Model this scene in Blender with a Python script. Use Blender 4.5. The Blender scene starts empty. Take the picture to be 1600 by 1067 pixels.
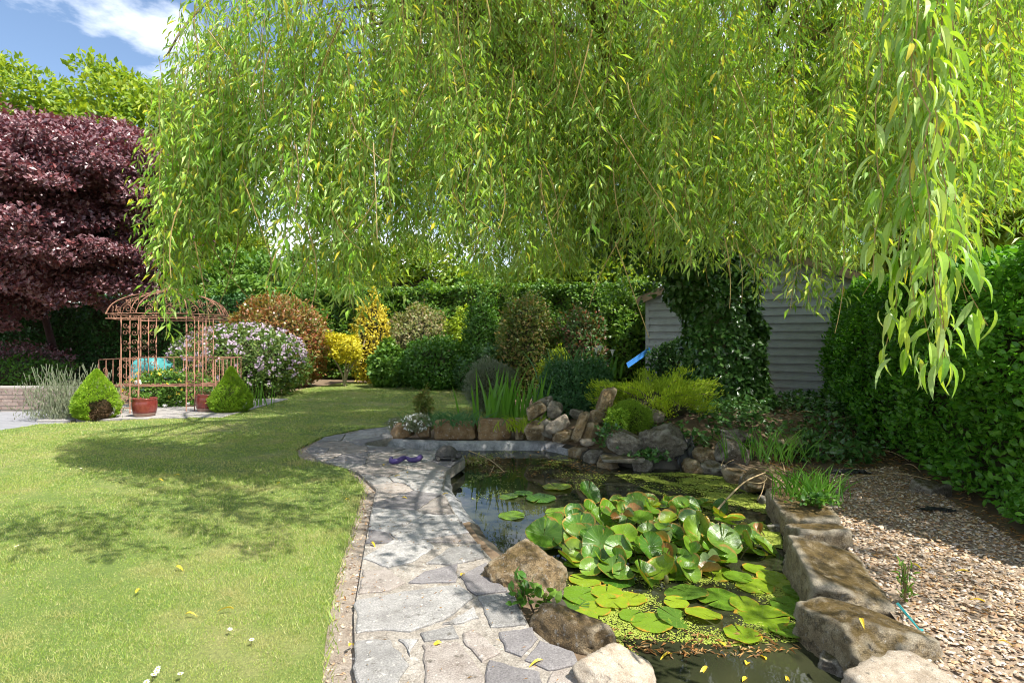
import bpy, bmesh, math
import numpy as np
from mathutils import Vector, noise as mnoise

R = math.radians
SC = bpy.context.scene
COL = SC.collection

# ------------------------------------------------------------------ camera, sky, sun, exposure
F, CX, HZ, EYE = 889.0, 800.0, 525.0, 1.5          # focal length in px of a 1600 px wide frame, horizon row, eye height
cam = bpy.data.cameras.new('camera')
cam.sensor_width = 36.0; cam.lens = 20.0; cam.shift_y = -8.5 / 1600
cam.clip_start = 0.05; cam.clip_end = 2000
camo = bpy.data.objects.new('camera', cam); COL.objects.link(camo)
camo.location = (0, 0, EYE); camo.rotation_euler = (R(90), 0, 0)
SC.camera = camo

SUN_TO = Vector((0.45, -0.31, 0.84)).normalized()
sl = bpy.data.lights.new('sun', 'SUN'); sl.energy = 5.0; sl.angle = R(0.55); sl.color = (1.0, 0.955, 0.88)
so = bpy.data.objects.new('sun', sl); COL.objects.link(so)
so.rotation_euler = SUN_TO.to_track_quat('Z', 'Y').to_euler(); so.location = (6, -6, 12)

W = bpy.data.worlds.new('World'); SC.world = W; W.use_nodes = True
nt = W.node_tree; nt.nodes.clear()
def wn(t, **k):
    n = nt.nodes.new(t)
    for a, b in k.items(): setattr(n, a, b)
    return n
sky = wn('ShaderNodeTexSky', sky_type='NISHITA', sun_disc=False)
sky.sun_elevation = math.asin(SUN_TO.z); sky.sun_rotation = math.atan2(SUN_TO.x, SUN_TO.y)
sky.air_density = 1.0; sky.dust_density = 0.4; sky.ozone_density = 1.2
tc = wn('ShaderNodeTexCoord'); mp = wn('ShaderNodeMapping'); mp.inputs['Scale'].default_value = (1.6, 1.6, 3.6)
mp.inputs['Location'].default_value = (0.3, 0.15, 0.5)
n1 = wn('ShaderNodeTexNoise'); n1.inputs['Scale'].default_value = 1.9; n1.inputs['Detail'].default_value = 8; n1.inputs['Roughness'].default_value = 0.55
rp = wn('ShaderNodeValToRGB'); rp.color_ramp.elements[0].position = 0.47; rp.color_ramp.elements[1].position = 0.60
mx = wn('ShaderNodeMix', data_type='RGBA'); mx.inputs['B'].default_value = (8.6, 8.9, 9.4, 1)
bg = wn('ShaderNodeBackground'); bg.inputs['Strength'].default_value = 0.11; ow = wn('ShaderNodeOutputWorld')
L = nt.links.new
L(tc.outputs['Generated'], mp.inputs['Vector']); L(mp.outputs[0], n1.inputs['Vector']); L(n1.outputs['Fac'], rp.inputs[0])
L(rp.outputs[0], mx.inputs['Factor']); L(sky.outputs[0], mx.inputs['A']); L(mx.outputs['Result'], bg.inputs[0]); L(bg.outputs[0], ow.inputs[0])

vs = SC.view_settings; vs.view_transform = 'Standard'; vs.look = 'None'; vs.gamma = 1.0; vs.use_curve_mapping = False; vs.exposure = 0.97
SC.render.engine = 'CYCLES'
cy = SC.cycles; cy.use_denoising = True; cy.filter_width = 1.05; cy.denoising_prefilter = 'ACCURATE'; cy.max_bounces = 8; cy.transparent_max_bounces = 4; cy.diffuse_bounces = 4; cy.transmission_bounces = 4; cy.glossy_bounces = 3
cy.sample_clamp_indirect = 4.0; cy.use_adaptive_sampling = True; cy.adaptive_threshold = 0.02
try:
    cy.denoiser = 'OPENIMAGEDENOISE'; cy.denoising_input_passes = 'RGB_ALBEDO_NORMAL'
except Exception: pass

# ------------------------------------------------------------------ helpers
def P(px, py, z=0.0):
    y = (EYE - z) * F / (py - HZ)
    return np.array(((px - CX) / F * y, y, z))
def D(px, py, y):
    return np.array(((px - CX) / F * y, y, EYE - (py - HZ) / F * y))
def norm(a): return a / np.maximum(np.linalg.norm(a, axis=-1, keepdims=True), 1e-9)
def rgen(s): return np.random.default_rng(s)
def sstep(t): t = np.clip(t, 0, 1); return t * t * (3 - 2 * t)
def bed_h(x, y):
    return 0.36 * sstep((y - 7.25) / 1.3) * sstep((x - 0.1) / 1.4) * sstep((14.5 - y) / 2.0) * sstep((6.6 - x) / 1.6)
def in_poly(x, y, poly):
    poly = np.asarray(poly)[:, :2]; r = np.zeros(np.shape(x), bool); n = len(poly); j = n - 1
    for i in range(n):
        xi, yi = poly[i]; xj, yj = poly[j]
        c = ((yi > y) != (yj > y)) & (x < (xj - xi) * (y - yi) / (yj - yi + 1e-12) + xi)
        r ^= c; j = i
    return r
def vnoise(P3, s=1.0, seed=0, octv=3):
    """cheap smooth noise, about -1..1"""
    r = rgen(1000 + seed); out = np.zeros(len(P3)); a = 1.0; tot = 0
    for o in range(octv):
        for k in range(4):
            d = r.normal(size=3); d /= np.linalg.norm(d); ph = r.uniform(0, 6.28)
            out += a * 0.5 * np.sin((P3 @ d) * s * (1 + 0.35 * k) * 2 ** o + ph + 1.3 * np.sin((P3 @ np.roll(d, 1)) * s * 1.7 * 2 ** o))
        tot += a; a *= 0.5
    return out / tot

class MB:
    def __init__(s): s.v = []; s.t = []; s.q = []; s.tm = []; s.qm = []; s.n = 0
    def add(s, V, tris=None, quads=None, m=0):
        V = np.asarray(V, np.float32).reshape(-1, 3)
        if tris is not None and len(tris): s.t.append(np.asarray(tris, np.int32) + s.n); s.tm.append(np.full(len(tris), m, np.int32))
        if quads is not None and len(quads): s.q.append(np.asarray(quads, np.int32) + s.n); s.qm.append(np.full(len(quads), m, np.int32))
        s.v.append(V); s.n += len(V)
    def mesh(s, name, mats, smooth=False):
        me = bpy.data.meshes.new(name)
        V = np.concatenate(s.v) if s.v else np.zeros((0, 3), np.float32)
        T = np.concatenate(s.t) if s.t else np.zeros((0, 3), np.int32); Q = np.concatenate(s.q) if s.q else np.zeros((0, 4), np.int32)
        me.vertices.add(len(V)); me.vertices.foreach_set('co', V.ravel())
        nl = T.size + Q.size; me.loops.add(nl)
        me.loops.foreach_set('vertex_index', np.concatenate((T.ravel(), Q.ravel())).astype(np.int32))
        npoly = len(T) + len(Q); me.polygons.add(npoly)
        st = np.concatenate((np.arange(len(T)) * 3, T.size + np.arange(len(Q)) * 4)).astype(np.int32)
        me.polygons.foreach_set('loop_start', st)
        mi = np.concatenate(([np.zeros(0, np.int32)] + s.tm + s.qm)).astype(np.int32)
        me.polygons.foreach_set('material_index', mi)
        me.polygons.foreach_set('use_smooth', np.full(npoly, smooth, bool))
        for m in (mats if isinstance(mats, (list, tuple)) else [mats]): me.materials.append(m)
        me.update(calc_edges=True); me.validate()
        return me
    def build(s, name, mats, parent=None, smooth=False):
        return ob(name, s.mesh(name, mats, smooth), parent)

def ob(name, me, parent=None):
    o = bpy.data.objects.new(name, me); COL.objects.link(o)
    if parent is not None:
        o.parent = parent; o.location = -Vector(parent.location)      # meshes are written in world coordinates
    return o
def tag(o, label=None, cat=None, group=None, kind=None):
    if label: o['label'] = label
    if cat: o['category'] = cat
    if group: o['group'] = group
    if kind: o['kind'] = kind
    return o
def thing(name, label, cat, loc=(0, 0, 0), group=None):
    o = bpy.data.objects.new(name, None); COL.objects.link(o); o.location = Vector([float(c) for c in loc]); o.empty_display_size = 0.1
    return tag(o, label, cat, group)

def tube(mb, pts, rad, n=5, m=0, cap=True):
    pts = np.asarray(pts, float); k = len(pts); rad = np.broadcast_to(np.asarray(rad, float), (k,))
    d = np.gradient(pts, axis=0); d = norm(d)
    ref = np.tile(np.array((0.31, 0.17, 0.93)), (k, 1)); bad = np.abs((d * ref).sum(1)) > 0.95
    if bad.any(): ref[:] = (0.93, 0.31, 0.17)
    a = norm(np.cross(d, ref)); b = np.cross(d, a)
    th = np.arange(n) / n * 2 * math.pi
    V = pts[:, None, :] + rad[:, None, None] * (np.cos(th)[None, :, None] * a[:, None, :] + np.sin(th)[None, :, None] * b[:, None, :])
    i = np.arange(k - 1)[:, None] * n; j = np.arange(n)[None, :]; j2 = (j + 1) % n
    Q = np.stack((i + j, i + j2, i + n + j2, i + n + j), -1).reshape(-1, 4)
    mb.add(V.reshape(-1, 3), None, Q, m)
    if cap:
        for e in (0, k - 1):
            base = mb.n - k * n + e * n
            tri = [(base - mb.n, base - mb.n + t, base - mb.n + t + 1) for t in range(1, n - 1)]
            mb.t.append(np.asarray(tri, np.int32) + mb.n); mb.tm.append(np.full(len(tri), m, np.int32))
def bez(a, b, c, n=12):
    t = np.linspace(0, 1, n)[:, None]; a, b, c = map(np.asarray, (a, b, c))
    return (1 - t) ** 2 * a + 2 * t * (1 - t) * b + t * t * c
def spline(ctrl, n=24):
    c = np.asarray(ctrl, float); k = len(c); t = np.linspace(0, k - 1, n); out = np.zeros((n, c.shape[1]))
    i = np.clip(t.astype(int), 0, k - 2); f = (t - i)[:, None]
    p0 = c[np.maximum(i - 1, 0)]; p1 = c[i]; p2 = c[i + 1]; p3 = c[np.minimum(i + 2, k - 1)]
    return 0.5 * ((2 * p1) + (-p0 + p2) * f + (2 * p0 - 5 * p1 + 4 * p2 - p3) * f ** 2 + (-p0 + 3 * p1 - 3 * p2 + p3) * f ** 3)

# leaf templates: x across, y along, z up
T_DIA = (np.array([(0, 0, 0), (0.5, 0.42, 0.10), (0, 1, -0.06), (-0.5, 0.42, 0.10)]), [(0, 1, 2), (0, 2, 3)], [])
T_OVAL = (np.array([(0, 0, 0), (-.40, .30, .07), (.40, .30, .07), (-.42, .66, .04), (.42, .66, .04), (0, 1, -.12)]), [(0, 2, 1), (3, 4, 5)], [(1, 2, 4, 3)])
T_WIL = (np.array([(0, 0, 0), (-.45, .25, .10), (.45, .25, .10), (-.40, .62, .0), (.40, .62, .0), (0, 1, -.35)]), [(0, 2, 1), (3, 4, 5)], [(1, 2, 4, 3)])
_t = np.array((0, .14, .3, .5, .7, .87, 1.0)); _w = np.array((.05, .34, .5, .5, .38, .2, .0)); _z = -.55 * _t ** 2 + .10 * _t
T_WIL2 = (np.concatenate([np.c_[-_w, _t, _z + .10 * _w], np.c_[_w * 0, _t, _z - .03], np.c_[_w, _t, _z + .10 * _w]]), [], [(i + a * 7, i + (a + 1) * 7, i + 1 + (a + 1) * 7, i + 1 + a * 7) for i in range(6) for a in (0, 1)])
T_IVY = (np.array([(0, 0, 0), (.5, .12, .05), (.36, .5, .03), (0, 1, -.1), (-.36, .5, .03), (-.5, .12, .05), (0, .38, -.03)]),
         [(0, 1, 6), (1, 2, 6), (2, 3, 6), (3, 4, 6), (4, 5, 6), (5, 0, 6)], [])
T_BLADE = (np.array([(-.5, 0, 0), (.5, 0, 0), (0, 1, 0)]), [(0, 1, 2)], [])
def leaves(mb, pos, dirs, ups, ln, wd, tmpl=T_DIA, m=0):
    Vt, tt, qt = tmpl; n = len(pos)
    if n == 0: return
    Y = norm(dirs); X = np.cross(Y, ups); bad = np.linalg.norm(X, axis=1) < 1e-4; X[bad] = (1, 0, 0); X = norm(X); Z = np.cross(X, Y)
    ln = np.broadcast_to(np.asarray(ln, float), (n,)); wd = np.broadcast_to(np.asarray(wd, float), (n,))
    V = pos[:, None, :] + Vt[None, :, 0, None] * (wd[:, None, None] * X[:, None, :]) + Vt[None, :, 1, None] * (ln[:, None, None] * Y[:, None, :]) \
        + Vt[None, :, 2, None] * (ln[:, None, None] * Z[:, None, :])
    off = (np.arange(n) * len(Vt))[:, None, None]
    T = (off + np.asarray(tt, int)[None]).reshape(-1, 3) if len(tt) else None
    Q = (off + np.asarray(qt, int)[None]).reshape(-1, 4) if len(qt) else None
    mb.add(V.reshape(-1, 3), T, Q, m)
def rdir(rng, n): return norm(rng.normal(size=(n, 3)))

# ------------------------------------------------------------------ materials
def newmat(name):
    m = bpy.data.materials.new(name); m.use_nodes = True; t = m.node_tree; t.nodes.clear()
    o = t.nodes.new('ShaderNodeOutputMaterial'); b = t.nodes.new('ShaderNodeBsdfPrincipled'); t.links.new(b.outputs[0], o.inputs[0])
    return m, t, b, o
def nd(t, ty, inp=None, **k):
    n = t.nodes.new(ty)
    for a, b in k.items(): setattr(n, a, b)
    for a, b in (inp or {}).items(): n.inputs[a].default_value = b
    return n
def ramp(t, cols, src, const=False):
    r = nd(t, 'ShaderNodeValToRGB'); cr = r.color_ramp
    while len(cr.elements) < len(cols): cr.elements.new(0.5)
    for e, (p, c) in zip(cr.elements, cols): e.position = p; e.color = (*c, 1)
    if const: cr.interpolation = 'CONSTANT'
    t.links.new(src, r.inputs[0]); return r
def evenly(cols):
    n = len(cols); return [(i / max(1, n - 1), c) for i, c in enumerate(cols)]
def leafmat(name, cols, trans=0.35, rough=0.42, tcol=None, under=None, spec=0.4, patch=None, by_object=False):
    m, t, b, o = newmat(name); l = t.links.new
    if by_object: src = nd(t, 'ShaderNodeObjectInfo').outputs['Random']
    else: src = nd(t, 'ShaderNodeNewGeometry').outputs['Random Per Island']
    cr = ramp(t, evenly(cols), src); c = cr.outputs[0]
    if patch:
        g = nd(t, 'ShaderNodeNewGeometry'); nz = nd(t, 'ShaderNodeTexNoise', {'Scale': patch[0], 'Detail': 3.0}); l(g.outputs['Position'], nz.inputs['Vector'])
        rr = ramp(t, [(patch[2], (0, 0, 0)), (patch[3], (1, 1, 1))], nz.outputs['Fac'])
        mx_ = nd(t, 'ShaderNodeMix', data_type='RGBA'); mx_.inputs['B'].default_value = (*patch[1], 1); l(rr.outputs[0], mx_.inputs['Factor']); l(c, mx_.inputs['A']); c = mx_.outputs['Result']
    front = c
    if under:
        g2 = nd(t, 'ShaderNodeNewGeometry'); mu = nd(t, 'ShaderNodeMix', data_type='RGBA'); mu.inputs['B'].default_value = (*under, 1)
        l(g2.outputs['Backfacing'], mu.inputs['Factor']); l(c, mu.inputs['A']); front = mu.outputs['Result']
    l(front, b.inputs['Base Color']); b.inputs['Roughness'].default_value = rough; b.inputs['Specular IOR Level'].default_value = spec
    if trans > 0:
        tr = nd(t, 'ShaderNodeBsdfTranslucent'); ms = nd(t, 'ShaderNodeMixShader', {0: trans})
        hs = nd(t, 'ShaderNodeMix', data_type='RGBA', blend_type='MULTIPLY'); hs.inputs['Factor'].default_value = 1.0; hs.inputs['B'].default_value = (*(tcol or (1.5, 1.4, 0.6)), 1)
        l(c, hs.inputs['A']); l(hs.outputs['Result'], tr.inputs[0]); l(b.outputs[0], ms.inputs[1]); l(tr.outputs[0], ms.inputs[2]); l(ms.outputs[0], o.inputs[0])
    return m
def plain(name, col, rough=0.6, var=None, scale=8.0, metal=0.0, bump=0.0, bscale=40.0, spec=0.4):
    m, t, b, o = newmat(name); l = t.links.new
    b.inputs['Roughness'].default_value = rough; b.inputs['Metallic'].default_value = metal; b.inputs['Specular IOR Level'].default_value = spec
    g = nd(t, 'ShaderNodeNewGeometry')
    if var:
        nz = nd(t, 'ShaderNodeTexNoise', {'Scale': scale, 'Detail': 6.0, 'Roughness': 0.65}); l(g.outputs['Position'], nz.inputs['Vector'])
        c = ramp(t, [(0.3, col), (0.7, var)], nz.outputs['Fac']); l(c.outputs[0], b.inputs['Base Color'])
    else: b.inputs['Base Color'].default_value = (*col, 1)
    if bump:
        nb = nd(t, 'ShaderNodeTexNoise', {'Scale': bscale, 'Detail': 5.0}); l(g.outputs['Position'], nb.inputs['Vector'])
        bp = nd(t, 'ShaderNodeBump', {'Strength': bump, 'Distance': 0.02}); l(nb.outputs['Fac'], bp.inputs['Height']); l(bp.outputs[0], b.inputs['Normal'])
    return m
def stonemat(name, cols, moss=None, moss_amt=0.5, spots=True, bump=0.5, scale=9.0, rough=0.85, objrand=0.25, edge=None, cracks=0):
    """weathered stone: blotches of several tones, pale lichen spots, moss where it grows on top"""
    m, t, b, o = newmat(name); l = t.links.new; b.inputs['Roughness'].default_value = rough; b.inputs['Specular IOR Level'].default_value = 0.25
    g = nd(t, 'ShaderNodeNewGeometry'); oi = nd(t, 'ShaderNodeObjectInfo')
    ad = nd(t, 'ShaderNodeVectorMath', operation='MULTIPLY_ADD'); ad.inputs[1].default_value = (1, 1, 1); cmb = nd(t, 'ShaderNodeCombineXYZ')
    ml = nd(t, 'ShaderNodeMath', {1: 37.0}, operation='MULTIPLY'); l(oi.outputs['Random'], ml.inputs[0]); l(ml.outputs[0], cmb.inputs[2])
    l(g.outputs['Position'], ad.inputs[0]); l(cmb.outputs[0], ad.inputs[2]); pos = ad.outputs[0]
    nz = nd(t, 'ShaderNodeTexNoise', {'Scale': scale, 'Detail': 10.0, 'Roughness': 0.7}); l(pos, nz.inputs['Vector'])
    n = len(cols); c = ramp(t, [(0.28 + 0.44 * i / (n - 1), k) for i, k in enumerate(cols)], nz.outputs['Fac']).outputs[0]
    hv = nd(t, 'ShaderNodeMapRange', {'To Min': 1 - objrand, 'To Max': 1 + objrand}); l(oi.outputs['Random'], hv.inputs[0])
    mv = nd(t, 'ShaderNodeVectorMath', operation='SCALE'); l(c, mv.inputs[0]); l(hv.outputs[0], mv.inputs['Scale']); c = mv.outputs[0]
    if spots:
        vo = nd(t, 'ShaderNodeTexNoise', {'Scale': scale * 3.7, 'Detail': 4.0, 'Roughness': 0.6}); l(pos, vo.inputs['Vector'])
        sp = ramp(t, [(0.60, (0, 0, 0)), (0.68, (0.7, 0.7, 0.7))], vo.outputs['Fac']); mm = nd(t, 'ShaderNodeMix', data_type='RGBA'); mm.inputs['B'].default_value = (0.50, 0.47, 0.42, 1)
        l(sp.outputs[0], mm.inputs['Factor']); l(c, mm.inputs['A']); c = mm.outputs['Result']
        dk = nd(t, 'ShaderNodeTexNoise', {'Scale': scale * 2.1, 'Detail': 6.0, 'Roughness': 0.7}); l(pos, dk.inputs['Vector'])
        sd = ramp(t, [(0.32, (0.75, 0.75, 0.75)), (0.42, (0, 0, 0))], dk.outputs['Fac']); m2 = nd(t, 'ShaderNodeMix', data_type='RGBA'); m2.inputs['B'].default_value = (0.07, 0.06, 0.045, 1)
        l(sd.outputs[0], m2.inputs['Factor']); l(c, m2.inputs['A']); c = m2.outputs['Result']
    if moss:
        sx = nd(t, 'ShaderNodeSeparateXYZ'); l(g.outputs['Normal'], sx.inputs[0])
        mn = nd(t, 'ShaderNodeTexNoise', {'Scale': scale * 1.1, 'Detail': 10.0, 'Roughness': 0.78}); l(pos, mn.inputs['Vector'])
        a1 = nd(t, 'ShaderNodeMath', {1: 0.45}, operation='MULTIPLY'); l(sx.outputs[2], a1.inputs[0]); a2 = nd(t, 'ShaderNodeMath', operation='ADD'); l(a1.outputs[0], a2.inputs[0]); l(mn.outputs['Fac'], a2.inputs[1])
        th = 1.16 - 0.5 * moss_amt; mr = ramp(t, [(min(.98, th - 0.13), (0, 0, 0)), (min(1, th + 0.05), (0.85, 0.85, 0.85))], a2.outputs[0])
        m3 = nd(t, 'ShaderNodeMix', data_type='RGBA'); m3.inputs['B'].default_value = (*moss, 1); l(mr.outputs[0], m3.inputs['Factor']); l(c, m3.inputs['A']); c = m3.outputs['Result']
    if cracks:
        dst = nd(t, 'ShaderNodeVectorMath', operation='MULTIPLY_ADD'); dst.inputs[1].default_value = (.35,) * 3; l(nz.outputs['Color'], dst.inputs[0]); l(pos, dst.inputs[2])
        ck = nd(t, 'ShaderNodeTexVoronoi', {'Scale': cracks}, feature='DISTANCE_TO_EDGE'); l(dst.outputs[0], ck.inputs['Vector']); cm = ramp(t, [(.0, (.75, .75, .75)), (.045, (0, 0, 0))], ck.outputs['Distance'])
        mc = nd(t, 'ShaderNodeMix', data_type='RGBA'); mc.inputs['B'].default_value = (.05, .04, .028, 1); l(cm.outputs[0], mc.inputs['Factor']); l(c, mc.inputs['A']); c = mc.outputs['Result']
    if edge:
        pt = ramp(t, [(.515, (0, 0, 0)), (.56, (.8, .8, .8))], g.outputs['Pointiness']); me_ = nd(t, 'ShaderNodeMix', data_type='RGBA'); me_.inputs['B'].default_value = (*edge, 1)
        l(pt.outputs[0], me_.inputs['Factor']); l(c, me_.inputs['A']); c = me_.outputs['Result']
    l(c, b.inputs['Base Color'])
    nb = nd(t, 'ShaderNodeTexNoise', {'Scale': scale * 4, 'Detail': 8.0, 'Roughness': 0.7}); l(pos, nb.inputs['Vector'])
    gr_ = nd(t, 'ShaderNodeTexNoise', {'Scale': scale * 16, 'Detail': 4.0, 'Roughness': 0.75}); l(pos, gr_.inputs['Vector'])      # grain
    gm = nd(t, 'ShaderNodeMapRange', {'From Min': .25, 'From Max': .75, 'To Min': .50, 'To Max': 1.45}); l(gr_.outputs['Fac'], gm.inputs[0])
    gs = nd(t, 'ShaderNodeVectorMath', operation='SCALE'); l(c, gs.inputs[0]); l(gm.outputs[0], gs.inputs['Scale']); l(gs.outputs[0], b.inputs['Base Color'])
    hm = nd(t, 'ShaderNodeMath', {1: .35}, operation='MULTIPLY_ADD'); l(gr_.outputs['Fac'], hm.inputs[0]); l(nb.outputs['Fac'], hm.inputs[2])
    bp = nd(t, 'ShaderNodeBump', {'Strength': bump, 'Distance': 0.04}); l(hm.outputs[0], bp.inputs['Height']); l(bp.outputs[0], b.inputs['Normal'])
    return m

M = {}
M['willow'] = leafmat('willow_leaf', [(.12, .27, .02), (.21, .40, .035), (.30, .48, .05), (.46, .58, .20), (.16, .33, .05), (.29, .45, .035), (.41, .53, .07), (.62, .52, .05)], trans=0.36, rough=0.46, under=(.33, .46, .16), tcol=(1.6, 1.55, .3), spec=0.55)
M['twig'] = plain('willow_twig', (.34, .27, .08), .6, (.24, .16, .06), 20)
M['bark'] = plain('willow_bark', (.10, .075, .045), .9, (.19, .16, .09), 9, bump=.9, bscale=25)
M['bark2'] = plain('grey_bark', (.14, .11, .08), .9, (.24, .2, .15), 9, bump=.7, bscale=30)
M['ivy'] = leafmat('ivy_leaf', [(.035, .10, .02), (.055, .15, .028), (.085, .19, .04), (.12, .23, .06)], trans=.18, rough=.28, spec=.6)
M['laurel'] = leafmat('hedge_leaf', [(.05, .17, .015), (.08, .23, .02), (.11, .29, .025), (.16, .35, .035)], trans=.35, rough=.38, tcol=(1.4, 1.5, .4))
M['laurel_far'] = leafmat('far_hedge_leaf', [(.05, .13, .015), (.08, .18, .02), (.12, .24, .025), (.19, .30, .03)], trans=.35, rough=.42)
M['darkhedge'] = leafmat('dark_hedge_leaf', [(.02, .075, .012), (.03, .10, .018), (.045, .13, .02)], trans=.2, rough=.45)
M['copper'] = leafmat('copper_leaf', [(.07, .022, .03), (.12, .038, .046), (.17, .068, .075), (.23, .12, .13), (.14, .075, .088), (.23, .065, .06)], trans=.2, rough=.42, tcol=(1.6, .6, .6), spec=.8)  # pale mauve tones put leaf sheen into the colour
M['ytree'] = leafmat('yellow_green_leaf', [(.11, .21, .02), (.17, .28, .025), (.25, .35, .03), (.33, .40, .035)], trans=.4, rough=.45)
M['gtree'] = leafmat('mid_green_leaf', [(.06, .15, .02), (.09, .20, .025), (.13, .25, .03), (.17, .29, .04)], trans=.35, rough=.45)
M['core'] = plain('inner_twig_shade', (.035, .045, .015), .95, (.06, .05, .025), 14)  # dark core colour stands for inner twigs and the shade between leaves
M['core_purple'] = plain('purple_wood_shade', (.03, .014, .016), .95, (.05, .025, .022), 14)  # near-black purple puts inner shade into the beech's core and wood
M['ground'] = plain('soil', (.13, .085, .05), .95, (.20, .145, .09), 3.5, bump=.6, bscale=30)
M['stone'] = stonemat('grey_stone', [(.13, .11, .085), (.22, .19, .145), (.32, .285, .23)], moss=(.10, .085, .018), moss_amt=.35, bump=.9, edge=(.40, .37, .31), cracks=6)
M['gold_stone'] = stonemat('golden_stone', [(.15, .10, .05), (.29, .20, .10), (.40, .31, .19)], moss=(.11, .075, .02), moss_amt=.42, bump=.9, edge=(.46, .38, .26), cracks=6)
M['moss_stone'] = stonemat('mossy_block', [(.15, .11, .06), (.37, .29, .175), (.54, .46, .32)], moss=(.15, .095, .018), moss_amt=.55, scale=11, bump=1.0, edge=(.56, .49, .37), cracks=5)
M['coping'] = stonemat('coping_stone', [(.13, .075, .035), (.25, .155, .075), (.31, .24, .15)], moss=(.16, .115, .06), moss_amt=.3, scale=10)
M['pale_stone'] = stonemat('pale_spotted_stone', [(.20, .15, .10), (.36, .30, .23), (.45, .40, .32)], moss=None, scale=14)
M['flag'] = stonemat('flagstone', [(.165, .155, .145), (.26, .25, .235), (.345, .33, .31)], None, spots=True, bump=.35, scale=7, objrand=.22)
M['flag_dark'] = stonemat('flagstone_slate', [(.13, .12, .12), (.185, .172, .17), (.24, .225, .22)], None, spots=False, bump=.3, scale=7, objrand=.12)
M['flag_warm'] = stonemat('flagstone_warm', [(.20, .165, .14), (.28, .245, .215), (.36, .325, .29)], None, spots=True, bump=.4, scale=8, objrand=.15)
M['mortar'] = stonemat('mortar', [(.19, .16, .13), (.33, .295, .25), (.43, .39, .34)], None, spots=True, bump=.6, scale=6, objrand=0)
M['rust'] = plain('rusty_iron', (.15, .065, .04), .85, (.36, .19, .12), 9, bump=.3, bscale=120)
M['glaze'] = plain('red_glaze', (.13, .02, .016), .22, (.21, .045, .035), 18, spec=.6)
M['tarp'] = plain('turquoise_tarpaulin', (.03, .20, .20), .35, (.09, .30, .29), 9, bump=.6, bscale=10)

# ------------------------------------------------------------------ pond outline, terrain
WZ = -0.14                                            # water level
pond_px = [(985, 1120), (945, 1050), (905, 1000), (880, 950), (800, 890), (765, 862), (738, 822), (708, 780), (704, 748), (728, 728), (722, 719), (640, 714), (578, 709), (566, 704),
           (600, 701), (700, 704), (850, 704), (880, 710), (930, 722), (985, 731), (1060, 733), (1130, 738), (1195, 775), (1222, 812), (1232, 870), (1262, 935), (1300, 1000), (1335, 1067), (1360, 1160)]
pond = np.array([P(a, b, WZ)[:2] for a, b in pond_px])
def dense(poly, step, closed=True):
    out = []; n = len(poly)
    for i in range(n if closed else n - 1):
        a, b = np.asarray(poly[i], float), np.asarray(poly[(i + 1) % n], float); k = max(1, int(np.linalg.norm(b - a) / step))
        for j in range(k): out.append(a + (b - a) * j / k)
    if not closed: out.append(np.asarray(poly[-1], float))
    return np.array(out)
def axis(lo, hi, fine_lo, fine_hi, fs, grow=1.25):
    a = list(np.arange(fine_lo, fine_hi + fs / 2, fs)); s = fs
    while a[-1] < hi: s *= grow; a.append(min(hi, a[-1] + s))
    s = fs; b = []
    x = fine_lo
    while x > lo: s *= grow; x = max(lo, x - s); b.append(x)
    return np.array(b[::-1] + a)
gx = axis(-400, 400, -3.2, 7.0, 0.07); gy = axis(-40, 700, 1.5, 12.0, 0.07)
GX, GY = np.meshgrid(gx, gy)
cen = pond.mean(0)
GZ = -0.05 + bed_h(GX, GY); inside = in_poly(GX, GY, pond)
near_rim = np.zeros(GX.shape, bool); pd_ = dense(pond, .06); box_ = (GX > -3) & (GX < 4.5) & (GY > 1) & (GY < 10); bi = np.argwhere(box_); bp_ = np.c_[GX[box_], GY[box_]]
dmin = np.full(len(bp_), 9.)
for q_ in pd_: dmin = np.minimum(dmin, (bp_[:, 0] - q_[0]) ** 2 + (bp_[:, 1] - q_[1]) ** 2)
near_rim[box_] = dmin < .09 ** 2
GZ = np.where(inside | near_rim, -0.62, GZ)
nx, ny = len(gx), len(gy); ii = (np.arange(ny - 1)[:, None] * nx + np.arange(nx - 1)[None, :]).ravel()
mb = MB(); mb.add(np.stack((GX, GY, GZ), -1).reshape(-1, 3), None, np.stack((ii, ii + 1, ii + nx + 1, ii + nx), -1))
tag(mb.build('ground', M['ground'], smooth=True), 'brown soil of the garden beds', None, kind='structure')

def fill_poly(mb, pts, z, m=0):
    """triangulated flat polygon through bmesh"""
    bm = bmesh.new(); vv = [bm.verts.new((p[0], p[1], z)) for p in pts]
    ee = [bm.edges.new((vv[i], vv[(i + 1) % len(vv)])) for i in range(len(vv))]
    bmesh.ops.triangle_fill(bm, use_beauty=True, edges=ee, normal=(0, 0, 1))
    bm.verts.index_update(); bm.normal_update()
    tri = []
    for f in bm.faces:
        ids = [v.index for v in f.verts]
        if f.normal.z < 0: ids.reverse()
        tri.append(ids)
    mb.add(np.array([v.co[:] for v in bm.verts]), tri, None, m); bm.free()

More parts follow.
